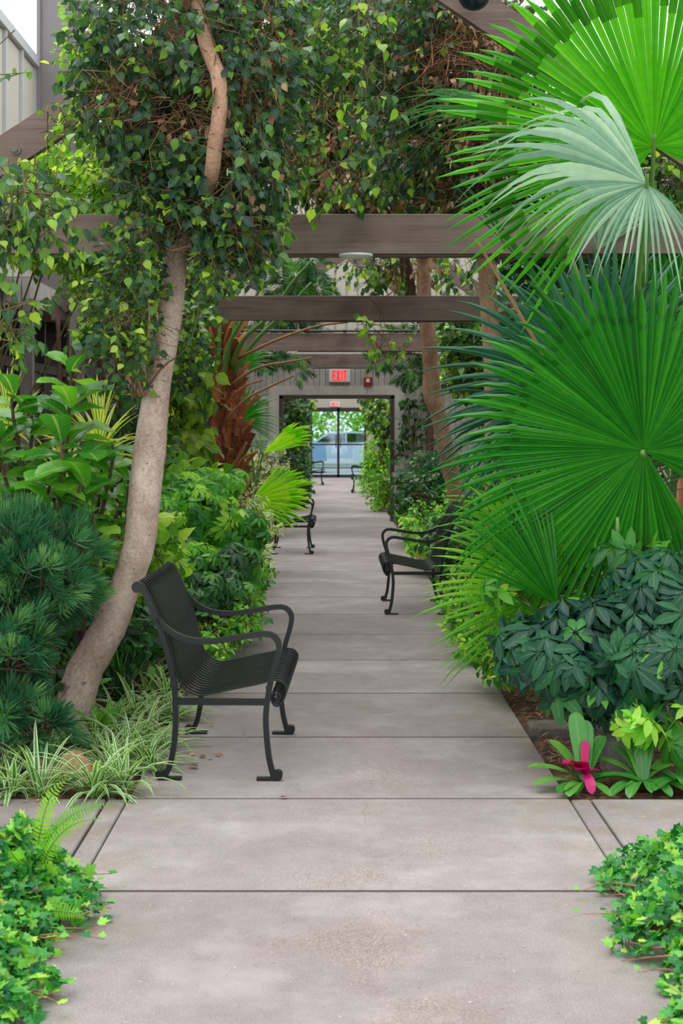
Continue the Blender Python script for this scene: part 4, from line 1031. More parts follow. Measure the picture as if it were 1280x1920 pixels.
# ================================================================ shrubs, left side
def broad_bush():
    base = (-1.62, 7.9, 0)
    t = thing('broad_leaf_bush', 'bush with large glossy rounded leaves at the left edge below the dark windows', 'bush', base)
    tips = [((128, 745), 8, .95), ((60, 780), 5, .9), ((115, 830), 6, .9), ((160, 850), 5, .9), ((25, 740), 4, .9), ((190, 880), 6, .85), ((90, 880), 6, .9), ((35, 860), 5, .9), ((140, 905), 6, .8), ((20, 930), 5, .9), ((215, 930), 4, .8), ((175, 960), 6, .8), ((100, 960), 6, .8), ((240, 900), 3, .7), ((60, 940), 5, .8), ((0, 820), 4, .9), ((132, 690), 6, .8), ((210, 830), 3, .8)]
    A = []; d = []; n = []; s = []
    for (px_, py_), k, sc in tips:
        D = 7.7+rng.uniform(-.35, .35); p = P(px_, py_, D)
        m = MB(); b = np.array(base)+(rng.uniform(-.3, .3), rng.uniform(-.3, .3), 0)
        m.tube(spline([b, (b+p)/2+rng.normal(size=3)*.06, p-(0, 0, .12), p], 4), np.linspace(.016, .006, 13), 7); m.build('stem', M['darkbark'], t)
        a0 = rng.uniform(0, 6)
        for i in range(k+3):
            a = a0+i*2.4; el = rng.uniform(.1, 1.0); q = p-np.array([0, 0, .035*i])
            A.append(q); d.append((math.cos(a)*math.cos(el), math.sin(a)*math.cos(el), math.sin(el))); n.append((-math.cos(a)*math.sin(el), -math.sin(a)*math.sin(el)-.5, math.cos(el)+.2)); s.append(.25*sc*rng.uniform(.75, 1.15))
    lay_leaves(t, FIDDLE, G['fiddle'], np.array(A), np.array(d), np.array(n), np.array(s), 300)
broad_bush()

def needle_bush():
    t = thing('needle_leaf_bush', 'dark blue-green bush of fine needle leaves filling the left edge', 'bush', (-1.75, 7.1, 0))
    bl = [(30, 1030, 6.9, 80, 55, .35), (110, 1030, 7.1, 68, 50, .3), (50, 1090, 6.8, 100, 60, .35), (25, 1180, 6.6, 60, 50, .3), (90, 1110, 7.0, 80, 45, .3), (25, 1240, 6.5, 50, 45, .25), (15, 1330, 6.4, 40, 36, .2), (78, 1356, 6.4, 40, 24, .2)]
    n = 560; p, o = in_blobs(bl, n, .5); d = nrm(o*.8+rdir(n)*.35+np.array([0, -.25, .25]))
    lay_leaves(t, WHORL, G['podo'], p, d, rdir(n), rng.uniform(.12, .19, n), 300, 'leaf_spray')
    lay_sticks(t, p-d*.25, p+d*.05, .005, .003, M['darkbark'])
    stems(t, (-1.75, 7.1, 0), [P(q[0], q[1], q[2]) for q in bl], M['darkbark'], .018, 'stem')
needle_bush()

def umbrella_bush(lab, base, bl, n, size, mat, tpl=SCHEFF, nparts=300, up=.5, shell=.5, group=None):
    t = thing('umbrella_bush', lab, 'bush', base, group)
    p, o = in_blobs(bl, n, shell); k = p[:, 2] > .04; p, o = p[k], o[k]; n = len(p)
    nn = nrm(o*.8+np.array([0, -.25, up])+rdir(n)*.35); d = nrm(np.cross(nn, rdir(n)))
    lay_leaves(t, tpl, mat, p, d, nn, size*rng.uniform(.65, 1.2, n), nparts, 'compound_leaf')
    lay_sticks(t, p-nn*.16-np.array([0, 0, .03]), p, .003, .002, G['petiole'], 'leaf_stalks')
    stems(t, base, [P(q[0], q[1], q[2]) for q in bl], M['twig'], .014, 'stem'); return t
umbrella_bush('bright green bush of finger-like leaves behind the nearest bench, left of the path', (-1.55, 9.9, 0),
              [(370, 960, 9.9, 80, 65, .4), (430, 1000, 10.1, 75, 60, .4), (340, 930, 10.0, 60, 50, .35), (420, 1080, 9.7, 75, 60, .35), (350, 1060, 9.4, 70, 60, .3), (390, 900, 10.6, 90, 30, .4), (455, 1090, 10.0, 30, 50, .3), (310, 1000, 9.5, 40, 80, .3)],
              900, .135, G['scheffb'])
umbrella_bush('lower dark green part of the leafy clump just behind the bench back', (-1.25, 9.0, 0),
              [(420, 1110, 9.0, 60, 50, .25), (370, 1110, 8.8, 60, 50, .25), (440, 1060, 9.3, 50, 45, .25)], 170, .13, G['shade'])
umbrella_bush('dark blue-green umbrella-leaved bush at the right edge above the bromeliads', (1.75, 6.75, 0),
              [(1130, 1180, 6.6, 130, 75, .35), (1060, 1230, 6.5, 110, 70, .3), (1210, 1130, 6.7, 90, 90, .35), (1220, 1230, 6.4, 90, 90, .3), (1110, 1290, 6.5, 90, 50, .25), (990, 1190, 6.7, 60, 45, .25), (1230, 1060, 6.8, 60, 40, .25), (1000, 1230, 6.55, 55, 40, .2), (1180, 1310, 6.6, 90, 60, .25)],
              400, .20, G['scheff'], shell=.45)
umbrella_bush('small light green seedling with fresh rounded leaflets right of the bromeliads', (1.55, 6.3, 0),
              [(1250, 1325, 6.15, 40, 25, .1), (1190, 1350, 6.15, 35, 20, .1), (1265, 1380, 6.2, 30, 25, .1)], 14, .17, G['scheffb'], nparts=60)
umbrella_bush('light green umbrella sprig standing above the dark bush at the right edge', (1.6, 7.0, 0),
              [(1170, 1035, 6.9, 60, 25, .12), (960, 1100, 6.9, 60, 25, .12), (1240, 1030, 6.9, 30, 25, .1)], 16, .17, G['scheffb'], nparts=60)

shrub('variegated_bush', 'small bush with cream-edged leaves at the path edge before the second left bench', 'bush', (-1.05, 14.2, 0),
      [(455, 985, 14, 40, 45, .3), (484, 1000, 14.0, 16, 32, .15), (440, 960, 14, 40, 30, .3), (462, 1040, 13.2, 22, 30, .2)], OVAL, G['varieg'], 260, 6, .08, tw=.16)
shrub('whitish_bush', 'pale whitish-green bush against the grey wall left of the opening', 'bush', (-1.25, 20.5, 0),
      [(490, 880, 20.5, 42, 42, .4), (460, 900, 20.2, 40, 40, .4), (510, 905, 20.8, 20, 40, .3)], OVAL, G['pale'], 420, 6, .065, tw=.16, nparts=0)
shrub('shrub', 'yellow-green leafy shrub right behind the leaning trunk', 'bush', (-1.75, 9.3, 0),
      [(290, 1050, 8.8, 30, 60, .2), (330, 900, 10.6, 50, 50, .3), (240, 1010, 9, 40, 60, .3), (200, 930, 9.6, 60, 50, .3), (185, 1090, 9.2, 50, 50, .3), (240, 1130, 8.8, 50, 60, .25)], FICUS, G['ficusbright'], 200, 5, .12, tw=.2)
shrub('pothos', 'yellow-green heart-leaved climber just left of the fibrous palm trunk', 'climber', (-1.35, 12.6, 0),
      [(345, 790, 12.5, 32, 100, .25), (352, 700, 12.4, 24, 60, .2), (340, 880, 12.4, 40, 40, .25), (335, 720, 12.5, 30, 60, .2)], FICUS, G['pothos'], 210, 4, .13, tw=.2, tipdown=.9)
shrub('shrub', 'small dark leafy shrub in the shade behind the yellow-striped blades', 'bush', (-2.2, 11.2, 0),
      [(230, 780, 11, 40, 60, .3), (250, 860, 10.6, 60, 50, .3), (60, 950, 10, 90, 60, .3), (170, 930, 10.5, 80, 40, .3)], OVAL, G['shade'], 230, 6, .10, tw=.2)
shrub('undergrowth_shrub', 'low shadowy shrub under the needle-leaved bush and around the trunk foot', 'bush', (-1.7, 8.6, 0),
      [(100, 1200, 8.2, 130, 60, .3), (180, 1180, 8.4, 90, 60, .3), (60, 1290, 7.6, 90, 50, .25), (270, 1150, 8.6, 50, 40, .2)], OVAL, G['shade'], 260, 6, .09, tw=.18)
shrub('groundcover', 'low leafy groundcover spilling over the left path edge behind the bench', 'groundcover', (-1.2, 8.4, 0),
      [(400, 1160, 8.9, 70, 24, .25), (450, 1110, 10.2, 36, 30, .25), (465, 1070, 11.6, 30, 26, .3), (390, 1215, 8.2, 20, 14, .1)], OVAL, G['scheffb'], 420, 6, .05, tw=.14)

def blade_plant(name, lab, cat, base, n, L, w, mat, rise=(35, 80), bend=(1.2, 2.6), group=None, part='blade', nvar=6, tilt=None, lr=(.7, 1.15)):
    t = thing(name, lab, cat, base, group); ms = []
    for i in range(nvar): ms.append(np_mesh(part, *strap_tpl(1., w/L, rise[0]+(rise[1]-rise[0])*i/(nvar-1), rng.uniform(*bend)), mat))
    for i in range(n):
        o = bpy.data.objects.new(part, ms[i % nvar]); COL.objects.link(o); o.parent = t
        o.location = (rng.uniform(-.02, .02), rng.uniform(-.02, .02), 0); o.rotation_euler = (rng.uniform(-.1, .1), rng.uniform(-.1, .1), rng.uniform(0, 2*PI)); o.scale = [L*rng.uniform(*lr)]*3
    return t
def onG(px, py, z=0): D = FPX*(EYE-z)/(py-HY); return P(px, py, D)
ORD = ['leftmost', 'second from the left', 'third from the left', 'fourth from the left', 'fifth from the left', 'sixth from the left', 'rightmost']
def ordn(i, n): return 'rightmost' if i == n-1 and n > 1 else ORD[i]
def spider(where, pts, L=.30, n=26, w=.0095):
    L *= 1.22; n += 8; pts = sorted(pts)
    for i, (px_, py_) in enumerate(pts):
        blade_plant('spider_plant', 'white-edged spider plant '+ordn(i, len(pts))+', '+where, 'plant', tuple(onG(px_, py_)-np.array([0, 0, .03])), n, L*rng.uniform(.85, 1.15), w, G['spider'], (38, 84), (.9, 2.1), group='spider plants in the left bed')
spider('on the front edge of the left bed', [(22, 1484), (78, 1488), (178, 1490), (8, 1450), (226, 1482)], .28, 30, .0105)
spider('just in front of the leaning trunk', [(205, 1440), (240, 1425), (280, 1440), (40, 1415), (95, 1410)], .26, 28)
spider('at the leaning trunk foot', [(180, 1400), (225, 1395), (270, 1390), (305, 1400)], .24, 26)
spider('behind the lower legs of the bench', [(250, 1345), (292, 1350), (215, 1350), (322, 1350)], .26, 26)
spider('level with the bench seat', [(230, 1310), (275, 1300), (312, 1310)], .26, 26)
spider('level with the bench armrest', [(255, 1262), (300, 1262), (340, 1255), (360, 1268)], .27, 26)
spider('far left beside the terracotta stones', [(15, 1375), (60, 1370), (10, 1320), (110, 1325)], .27, 24)
blade_plant('dark_blade_plant', 'clump of stiff dark green upright blades right of the leaning trunk', 'plant', tuple(onG(225, 1320)), 26, .38, .007, G['shade'], (55, 86), (.1, .7))
blade_plant('strap_plant', 'broad dark green strap leaves below the needle bush at the left', 'plant', tuple(onG(85, 1395)), 16, .26, .016, G['shade'], (45, 80), (1.4, 2.2))
for q, lab in (((186, 836, 8.2), 'yellow-striped dracaena rosette with spiky blades in front of the dark windows'), ((120, 900, 8.9), 'second yellow-striped dracaena low behind the broad-leaved bush'), ((15, 800, 8.7), 'yellow-green dracaena blades at the left picture edge')):
    c = P(*q); t = thing('dracaena', lab, 'plant', (c[0], c[1], 0))
    m = MB(); m.tube([(c[0]+.03, c[1], -.03), (c[0]-.02, c[1], c[2]*.5), tuple(c)], [.022, .018, .016], 8); m.build('stem', M['darkbark'], t)
    ms = [np_mesh('blade', *strap_tpl(1., .034, r_, b_), G['dracaena']) for r_, b_ in ((80, .3), (60, .5), (40, .7), (20, .6), (5, .5), (70, .9))]
    for i in range(44):
        o = bpy.data.objects.new('blade', ms[i % 6]); COL.objects.link(o); o.parent = t; o.location = (0, 0, c[2]-.05*(i % 3)); o.rotation_euler = (0, 0, i*2.4); o.scale = [.40*rng.uniform(.75, 1.15)]*3

def fern(lab, base, n, L, az=None, rise=None, mat=None, group=None, tpl=None):
    t = thing('fern', lab, 'fern', base, group); me = tpl_mesh(tpl or FERN, mat or G['fern'], 'frond')
    for i in range(n):
        o = bpy.data.objects.new('frond', me); COL.objects.link(o); o.parent = t
        o.rotation_euler = (rng.uniform(-.25, .2) if rise is None else rise[i], 0, (rng.uniform(0, 2*PI) if az is None else az[i])); o.scale = [L*rng.uniform(.8, 1.1)]*3
    return t
fern('small bright green fern against the right foot of the leaning trunk', tuple(onG(178, 1385)), 9, .24, rise=[.45]*9)
fern('second small bright fern right of the trunk, between the spider plants', tuple(onG(205, 1378)), 7, .20, rise=[.4]*7)
fern('bright fern fronds arching out under the far arm of the nearest bench', tuple(onG(385, 1215)), 9, .34)
fern('small fern at the left path edge seen between the arms of the nearest bench', tuple(onG(395, 1165)), 8, .32)

# ================================================================ stones and beds
def stone(lab, c, r, mat, name='stone', flat=.6):
    import bmesh
    bm = bmesh.new(); bmesh.ops.create_icosphere(bm, subdivisions=3, radius=1)
    ph = rng.uniform(0, 6, 6)
    for v in bm.verts:
        x, y, z = v.co; k = 1+.10*math.sin(3*x+ph[0])+.08*math.sin(4*y+ph[1])+.07*math.sin(5*z+ph[2])+.03*math.sin(11*x+ph[3])
        v.co = (x*k*r[0], y*k*r[1], z*k*r[2])
    me = bpy.data.meshes.new(name); bm.to_mesh(me); bm.free(); me.materials.append(mat)
    for p in me.polygons: p.use_smooth = True
    o = bpy.data.objects.new(name, me); COL.objects.link(o); o.location = (c[0], c[1], r[2]*.45-.02); tag(o, lab, 'stone')
stone('rounded terracotta-coloured stone among the spider plants at the lower left', onG(142, 1462), (.10, .09, .10), M['stone'])
stone('flatter terracotta stone just left of the rounded one among the spider plants', onG(92, 1458), (.08, .07, .075), M['stone'])
stone('brown layered stone left of the leaning trunk foot', onG(78, 1330), (.11, .10, .09), M['stone'])
stone('grey stone in the corner of the left bed by the red soil patch', onG(208, 1482), (.075, .07, .06), M['greystone'])
stone('brown boulder behind the green bromeliad', onG(1165, 1440), (.10, .08, .13), M['greystone'])
stone('small grey pebble stone between the two bromeliads', onG(1100, 1420), (.07, .06, .07), M['greystone'])
c = onG(1035, 1378)
m = MB(); m.cbox(c[0]-.10, c[0]+.38, c[1], c[1]+.20, -.03, .035, .006)
tag(m.build('paving_stone', M['greystone']), 'flat grey rectangular paving stone lying on the soil right of the path', 'stone')

# bromeliads
def brom(lab, c, leaves, pink=()):
    t = thing('bromeliad', lab, 'bromeliad', tuple(c)); me = {}
    tp = leaf_tpl([(0, 0), (.02, .085), (.12, .09), (.25, .10), (.38, .112), (.5, .124), (.62, .134), (.74, .138), (.84, .128), (.91, .105), (.96, .07), (.985, .035), (1, 0)], .30, .0, .004)
    for az, rise, L, bend in leaves:
        v, T_, C_ = tp; v = v.copy(); y = v[:, 1].copy(); z = v[:, 2].copy(); a = math.radians(rise)-bend*y*.5
        v2 = np.stack([v[:, 0], np.cos(a)*y, np.sin(a)*y+z], 1)
        o = bpy.data.objects.new('leaf', np_mesh('leaf', v2, T_, C_, G['brom'])); COL.objects.link(o); o.parent = t
        o.rotation_euler = (0, 0, az); o.scale = [L]*3; o.location = (0, 0, .02)
    for az, rise, L, bend, wd in pink:
        v, T_, C_ = tp; v = v.copy(); y = v[:, 1].copy(); a = math.radians(rise)-bend*y*.5
        v2 = np.stack([v[:, 0]*wd, np.cos(a)*y, np.sin(a)*y+v[:, 2]], 1)
        o = bpy.data.objects.new('bract', np_mesh('bract', v2, T_, C_, G['pink'])); COL.objects.link(o); o.parent = t
        o.rotation_euler = (0, 0, az); o.scale = [L]*3; o.location = (0, 0, .06); o['label'] = 'magenta pink bract'
H_ = PI/2
brom('bromeliad with a bright magenta-pink heart at the right corner of the path', onG(1095, 1478),
     [(H_+.35, 20, .24, .6), (H_-.05, 38, .25, .8), (H_+.9, 15, .22, .5), (.25, 74, .30, .1), (-.2, 72, .27, .2), (-.7, 62, .24, .5), (.8, 58, .24, .6), (-H_-.2, 35, .26, 1.2), (-H_+.4, 28, .22, 1.0), (PI-.4, 22, .16, .9), (PI+.5, 20, .17, .9), (H_+1.1, 24, .22, .9)],
     [(PI+.1, 20, .13, 1.6, 1.3), (PI-.5, 60, .10, 1.3, 2.6), (PI-.9, 66, .13, 1.3, 2.4), (H_+.2, 60, .11, 1.2, 2.4), (-.3, 76, .14, .1, 1.0), (-H_, 50, .07, 1.4, 1.3), (.8, 60, .08, 1, 1.3), (H_+1.0, 66, .12, 1.0, 2.6)])
brom('plain green bromeliad rosette at the right edge of the picture beside the boulder', onG(1205, 1478),
     [(.55, 66, .26, .3), (.0, 72, .24, .2), (-.45, 68, .25, .3), (1.1, 45, .24, .9), (-1.0, 45, .25, .9), (H_+.1, 30, .24, 1.1), (-H_-.1, 25, .25, 1.0), (PI-.5, 32, .20, 1.3), (PI+.4, 34, .20, 1.3), (PI, 40, .16, 1.4), (-2.2, 22, .24, 1.0), (2.3, 24, .22, 1.0), (.9, 60, .2, .5), (-1.4, 50, .16, .8)])
brom('low strap-leaved bromeliad partly under the boulder at the far right', onG(1275, 1478), [(a, 22+9*(i % 3), .22, 1.0) for i, a in enumerate(np.linspace(0, 6, 11))])

# grasses and shrubs along the right edge of the path
for px_, py_, L, lab in ((900, 1248, .34, 'light green grass tuft at the right path edge, nearest of its row'), (880, 1205, .36, 'light green grass tuft under the lime palm frond'), (930, 1228, .34, 'light green grass tuft behind the nearest one, against the dark bush'), (858, 1160, .34, 'light green grass tuft by the front leg side of the right bench')):
    blade_plant('grass_tuft', lab, 'grass', tuple(onG(px_, py_)), 46, L, .007, G['grass'], (40, 84), (.8, 2.2))
shrub('groundcover', 'bright green fine-leaved groundcover under the lime palm frond right of the path', 'groundcover', (.98+.35, 8.9, 0),
      [(940, 1200, 8.4, 60, 40, .3), (900, 1150, 9.6, 50, 40, .3), (880, 1110, 10.6, 40, 40, .3), (960, 1240, 8.0, 40, 24, .2), (1000, 1225, 7.9, 50, 30, .2)], OVAL, G['scheffb'], 520, 6, .05, tw=.12)
shrub('low_shrub', 'dark shrub with a few yellow leaves behind the right bench', 'bush', (1.4, 13.6, 0),
      [(890, 1040, 13, 50, 60, .4), (930, 1010, 12.5, 60, 70, .4), (870, 1080, 12.6, 30, 40, .3), (845, 1000, 14.2, 50, 20, .3)], OVAL, G['shade'], 360, 6, .09, tw=.18)
shrub('low_shrub', 'bright green low bush behind the right bench, in front of the grey wall', 'bush', (1.5, 15.5, 0),
      [(800, 985, 16, 40, 30, .4), (830, 1010, 15, 50, 30, .4), (790, 1010, 15.2, 26, 22, .3), (880, 930, 15, 30, 30, .4)], OVAL, G['scheffb'], 380, 6, .07, tw=.15)
shrub('leafy_shrub', 'deep green rounded shrub at the right foot of the grey wall', 'bush', (1.7, 19.5, 0),
      [(800, 905, 19, 42, 40, .5), (790, 940, 18.5, 34, 40, .4), (845, 890, 19, 40, 40, .5), (770, 950, 19.5, 20, 30, .3)], OVAL, G['shade'], 560, 6, .085, tw=.2)
shrub('leafy_shrub', 'sunlit green bush behind the curved trunk on the right', 'bush', (1.9, 16.5, 0),
      [(885, 690, 16.5, 40, 40, .5), (900, 640, 16, 60, 60, .5), (860, 610, 16, 30, 40, .4)], FICUS_S, G['ficus'], 420, 6, .10, tw=.22)
shrub('creeper', 'dark creeper hanging on the grey wall right of the opening', 'climber', (1.35, 23.6, 0),
      [(765, 780, 23.66, 24, 60, .06), (785, 740, 23.62, 30, 60, .06), (750, 840, 23.7, 10, 30, .04), (790, 820, 23.62, 30, 40, .06)], FICUS_S, G['shade'], 90, 5, .09, tw=.12, nparts=0, tipdown=1., zmin=.05)
shrub('leafy_shrub', 'dense dark foliage between the fan palm fronds and the right wall', 'bush', (3.0, 11.0, 0),
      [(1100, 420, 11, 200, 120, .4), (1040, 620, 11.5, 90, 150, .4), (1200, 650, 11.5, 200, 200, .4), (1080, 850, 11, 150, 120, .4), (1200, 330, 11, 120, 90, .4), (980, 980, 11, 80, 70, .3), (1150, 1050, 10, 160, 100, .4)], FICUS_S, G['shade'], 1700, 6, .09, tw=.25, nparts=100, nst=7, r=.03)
shrub('leafy_shrub', 'light green leaves seen right of the vivid top fan frond, below the rafter', 'bush', (2.9, 10.2, 0),
      [(1080, 320, 10.3, 70, 50, .3), (1260, 330, 10, 40, 60, .3), (1080, 560, 10.4, 70, 50, .3), (1260, 560, 10, 60, 90, .3)], FICUS_S, G['ficus'], 260, 6, .09, tw=.22, nparts=150)

# ================================================================ second court beyond the opening
shrub('court_shrub', 'dark climbing foliage at the left beyond the opening', 'bush', (-1.5, 30, 0),
      [(550, 800, 30, 16, 60, .6), (548, 900, 28, 18, 50, .5), (545, 770, 27, 16, 30, .5), (560, 870, 34, 12, 50, .6)], FICUS_S, G['shade'], 700, 6, .10, tw=.25, nparts=0)
shrub('court_shrub', 'bright green shrubs along the right of the path beyond the opening', 'bush', (1.45, 30, 0),
      [(715, 860, 30, 22, 40, .5), (700, 900, 33, 16, 30, .5), (725, 920, 27, 16, 40, .5), (715, 800, 34, 16, 40, .5), (716, 940, 28, 10, 16, .4)], OVAL, G['scheffb'], 620, 6, .085, tw=.26, nparts=0, shell=.9)
shrub('court_climber', 'vine curtain hanging at the upper right beyond the opening', 'climber', (1.5, 27, 2.3),
      [(718, 775, 27, 16, 22, .4), (705, 752, 30, 20, 8, .4), (730, 800, 26, 8, 30, .3)], FICUS_S, G['ficus'], 300, 6, .10, tw=.25, nparts=0, tipdown=.9)
shrub('court_climber', 'bright leaves hanging at the upper left beyond the opening', 'climber', (-1.4, 28, 2.3),
      [(552, 760, 28, 22, 14, .4), (548, 800, 27, 12, 30, .3)], FICUS_S, G['ficus'], 300, 6, .10, tw=.25, nparts=0, tipdown=.9)
# outside the glass doors: asphalt, two parked cars, trees
m = MB(); m.box(-14, 14, 46.7, 80, -.3, -.02); struct('floor_parking', m, plain('asphalt', (130, 130, 132), .9))
def car(lab, x0, y, col, flip=1):
    t = thing('parked_car', lab, 'car', (x0, y, 0)); pm = plain('car_paint_%d' % col[0], col, .25, .1, .7)
    L = 4.3; pr = [(-2.1, .35), (-2.15, .75), (-1.9, .95), (-1.1, 1.02), (-.5, 1.42), (.9, 1.45), (1.6, 1.08), (2.1, .98), (2.15, .4)]
    m = MB(); m.prism([(x0+flip*a, b-.0) for a, b in (pr if flip > 0 else pr)], y-.85, y+.85); m.build('body', pm, t)
    m = MB(); m.prism([(x0+flip*a, b) for a, b in ((-.95, 1.02), (-.47, 1.36), (.2, 1.38), (.2, 1.02))], y-.865, y-.851); m.build('side_window', M['darkglass'], t)
    m = MB(); m.prism([(x0+flip*a, b) for a, b in ((.27, 1.02), (.27, 1.38), (.85, 1.38), (1.4, 1.04))], y-.865, y-.851); m.build('side_window', M['darkglass'], t)
    for wx in (-1.35, 1.3):
        for wy in (y-.88, y+.68):
            m = MB(); m.disc((x0+flip*wx, wy, .33), .33, .2, 'y', 24); o = m.build('wheel', M['dark'], t)
            m = MB(); m.disc((x0+flip*wx, wy-.01, .33), .19, .01, 'y', 16); m.build('hubcap', M['white'], o)
car('light blue car parked outside behind the left glass door', -2.45, 52.5, (150, 178, 210))
car('silver car parked outside between and behind the two others', .2, 58.5, (190, 200, 214))
car('white car parked outside behind the right glass door', 2.8, 53.5, (214, 222, 230), -1)
for i, (x, y, r_) in enumerate(((-6, 62, 2.6), (-1.5, 64, 3.0), (3, 63, 2.8), (8, 62, 3))):
    base = (x, y, 0); labs = ['far left tree outside beyond the parked cars', 'tree outside seen through the left glass door', 'tree outside seen through the right glass door', 'far right tree outside beyond the parked cars']
    t = thing('outdoor_tree', labs[i], 'tree', base)
    m = MB(); m.tube([(x, y, -.05), (x+.1, y, 1.5), (x, y, 3)], [.22, .17, .12], 8); m.build('trunk', M['darkbark'], t)
    n = 4500; u = rdir(n); p = np.array([x, y, 2.8])+u*np.array([r_, r_*.7, r_*.85])*(1-.6*rng.random((n, 1))**1.5); p = p[p[:, 2] > .5]; n = len(p)
    lay_leaves(t, OVAL, G['ficusbright'], p, rdir(n), rdir(n)+(0, -.3, .6), rng.uniform(.14, .26, n), 0)

# ================================================================ ivy beds in the foreground
def ivy_bed(lab, x_in, x_out, y0_, y1_, side, n):
    base = ((x_in+x_out)/2, (y0_+y1_)/2, -.02)
    t = thing('ivy_bed', lab, 'ivy', base)
    X = np.abs(rng.beta(1.0, 1.8, n))*abs(x_out-x_in); Y = rng.uniform(y0_, y1_, n)
    edge = .05*np.sin(Y*9+side)+.035*np.sin(Y*23)+.02*rng.normal(size=n)
    x = x_in+side*(X-0.02)+side*edge*-1
    ed = np.minimum(1, np.minimum(X/.22, (y1_+.05-Y)/.14).clip(0, 1))
    hh = .20*ed**.6+.05*np.sin(x*11)*np.sin(Y*7+1)*ed
    z = hh*rng.uniform(.35, 1.0, n)**.5+.012
    # top layer denser
    pos = np.stack([x, Y, z], 1)
    slope = np.stack([-side*(1-ed)*1.1, -.45+0*Y, .8+0*Y], 1)
    nn = nrm(slope+rng.normal(size=(n, 3))*.42); d = nrm(np.stack([-side*.6+rng.normal(size=n)*.7, -.5+rng.normal(size=n)*.7, -.15+rng.normal(size=n)*.3], 1))
    lay_leaves(t, IVY, G['ivy'], pos, d, nn, rng.uniform(.022, .046, n), 300)
    k = n//5; lay_sticks(t, pos[:k]-np.array([0, 0, .05]), pos[:k], .0015, .001, M['twig'], 'stems')
    # runners trailing onto the path
    for i in range(16):
        yy = rng.uniform(y0_+.4, y1_); a = np.array([x_in+side*.05, yy, .06]); L = rng.uniform(.08, .22); dx = -side*L
        m = MB(); pts = [a, a+(dx*.5, rng.uniform(-.05, .05), .0), a+(dx, rng.uniform(-.1, .1), rng.uniform(-.04, .03))]; pts[2][2] = max(.012, pts[2][2])
        q = spline(pts, 4); m.tube(q, np.linspace(.003, .0012, len(q)), 5); r_ = m.build('runner', M['drytwig'], t)
        pp = q[2::2]; kk = len(pp)
        lay_leaves(t, IVY, G['ivy'], pp+rng.normal(size=(kk, 3))*.008+(0, 0, .012), rdir(kk)*(1, 1, .2), np.array([0, -.3, 1.])+rng.normal(size=(kk, 3))*.3, rng.uniform(.016, .034, kk), 10)
    return t
ivy_bed('bed of bright green ivy in the lower left corner, spilling onto the path', -.83, -2.2, 2.4, 4.78, -1, 9000)
ivy_bed('bed of bright green ivy in the lower right corner with long bare runners', .92, 2.3, 2.4, 4.86, 1, 9000)
shrub('leafy_seedling', 'taller clump of dark rounded leaves rising from the lower left ivy', 'plant', tuple(P(35, 1640, 4.55)*np.array([1, 1, 0])), [(40, 1580, 4.55, 38, 32, .10), (15, 1600, 4.5, 40, 40, .1), (70, 1590, 4.6, 22, 26, .08)], IVY, G['ivy'], 60, 4, .042, tw=.06, nst=4, r=.003)
# long fern fronds over the left ivy
t = thing('sword_fern', 'fern with long narrow arching fronds rising from the lower left ivy', 'fern', tuple(P(72, 1650, 4.5)))
def arc_frond(parent, pts, w_, nleaf=26, mat='fern'):
    q = spline([P(*a) for a in pts], 12); L = np.r_[0, np.cumsum(np.linalg.norm(np.diff(q, axis=0), axis=1))]; tt = np.linspace(.06, 1, nleaf)*L[-1]
    c = np.stack([np.interp(tt, L, q[:, i]) for i in range(3)], 1); tg = nrm(np.gradient(c, axis=0)); side_ = nrm(np.cross(tg, np.array([0, -1., .35])))
    m = MB(); m.tube(q, np.linspace(.0022, .0008, len(q)), 5); fr = m.build('frond', G['petiole'], parent)
    pos = np.vstack([c, c]); lt = np.linspace(0, 1, nleaf); sz = w_*np.minimum(1, (1.08-lt)*2.2)*np.minimum(1, .4+lt*4); sz = np.r_[sz, sz]
    d = np.vstack([side_+tg*.25, -side_+tg*.25])+rng.normal(size=(2*nleaf, 3))*.06; n = np.vstack([np.cross(side_, tg)]*2); n = n*np.sign(-n[:, 1:2]+1e-6)
    tp = leaf_tpl([(0, 0), (.10, .16), (.5, .15), (1, 0)], .1, .15); R = frames(d, n)
    V = np.einsum('nij,kj->nki', R*sz[:, None, None], tp[0])+(pos-org(parent))[:, None, :]; nv = len(tp[0])
    T = (tp[1][None]+(np.arange(len(pos))*nv)[:, None, None]).reshape(-1, 3); C = np.repeat(tp[2][None], len(pos), 0); C[:, :, 2] = rng.random()
    o = bpy.data.objects.new('leaflets', np_mesh('leaflets', V.reshape(-1, 3), T, C.reshape(-1, 3), G[mat])); COL.objects.link(o); o.parent = fr; tag(o, kind='stuff')
arc_frond(t, [(70, 1640, 4.5), (72, 1580, 4.5), (92, 1500, 4.45), (128, 1455, 4.4)], .032)
arc_frond(t, [(72, 1640, 4.5), (90, 1575, 4.45), (140, 1525, 4.35), (212, 1505, 4.25)], .030, 34)
arc_frond(t, [(74, 1640, 4.5), (100, 1580, 4.4), (140, 1545, 4.35), (192, 1533, 4.3)], .026)
arc_frond(t, [(66, 1640, 4.5), (40, 1620, 4.4), (22, 1600, 4.35), (18, 1590, 4.3)], .028)
arc_frond(t, [(60, 1720, 4.4), (100, 1708, 4.3), (140, 1712, 4.25), (160, 1722, 4.2)], .03)
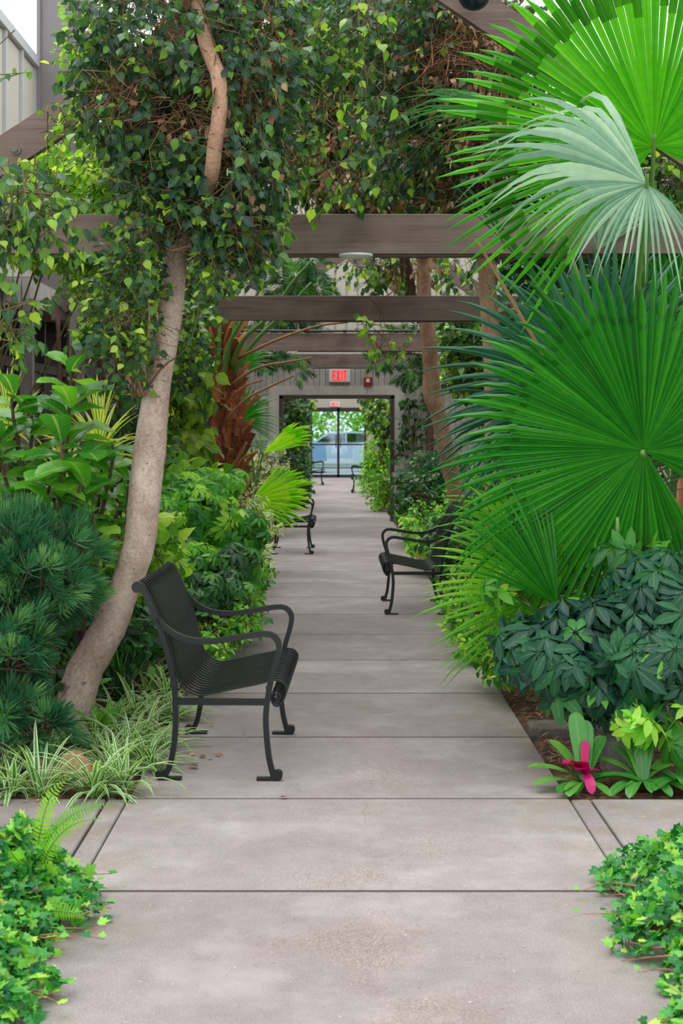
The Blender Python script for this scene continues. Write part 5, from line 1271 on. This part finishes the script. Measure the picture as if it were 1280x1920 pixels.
# things lying on the path
def litter(pts, size, mat, lab, grp, name='fallen_leaf', cat='leaf', tpl=FICUS_S):
    me = tpl_mesh(tpl, mat, name); pts = sorted(pts)
    for i, (px_, py_) in enumerate(pts):
        c = onG(px_, py_, .004); o = bpy.data.objects.new(name, me); COL.objects.link(o)
        s_ = size*rng.uniform(.7, 1.3); o.location = (c[0], c[1], .006+s_*.10); o.rotation_euler = (rng.uniform(-.25, .25), rng.uniform(-.25, .25), rng.uniform(0, 6.28)); o.scale = (s_, s_, s_*.8)
        tag(o, lab+(', '+ordn(i, len(pts)) if len(pts) > 1 else ''), cat, grp)
litter([(372, 1440), (355, 1437), (392, 1424), (384, 1418), (365, 1414), (405, 1415)], .045, G['dead'], 'dry curled leaf on the path under the nearest bench', 'dry leaves under the nearest bench')
litter([(529, 1498)], .03, G['dead'], 'small dry leaf on the joint in front of the nearest bench', None)
litter([(345, 1375), (330, 1380), (352, 1368), (400, 1360), (455, 1375)], .03, G['dead'], 'dry leaf scrap by the far legs of the nearest bench', 'leaf scraps by the far bench legs')
litter([(735, 1291), (741, 1303), (872, 1387), (765, 1255)], .02, G['pale'], 'small white petal scrap on the middle of the path', 'white scraps on the path', 'petal', 'petal')
litter([(542, 1109), (520, 1112), (590, 1098), (700, 1110), (765, 1219)], .022, G['dead'], 'tiny leaf scrap on the path beyond the nearest bench', 'tiny scraps far along the path')
litter([(5, 1510), (45, 1503), (70, 1500)], .03, G['dead'], 'dry leaf scrap on the left end of the crossing walk', 'leaf scraps on the left crossing walk')
# mulch chips on the soil right of the path
t = thing('leaf_litter', 'pale dry leaf litter on the red soil right of the path', 'leaf litter', tuple(onG(1010, 1330)))
n = 900; x = rng.uniform(1.0, 1.9, n); y = rng.uniform(6.1, 8.6, n); pos = np.stack([x, y, .012+rng.random(n)*.02], 1)
lay_leaves(t, LANCE, G['dead'], pos, rdir(n)*(1, 1, .15), np.array([0, 0, 1.])+rng.normal(size=(n, 3))*.3, rng.uniform(.03, .08, n), 0, stuff='leaf_chips')
m = MB(); o = [c for c in t.children][0]
print('PARTS', NPART[0])
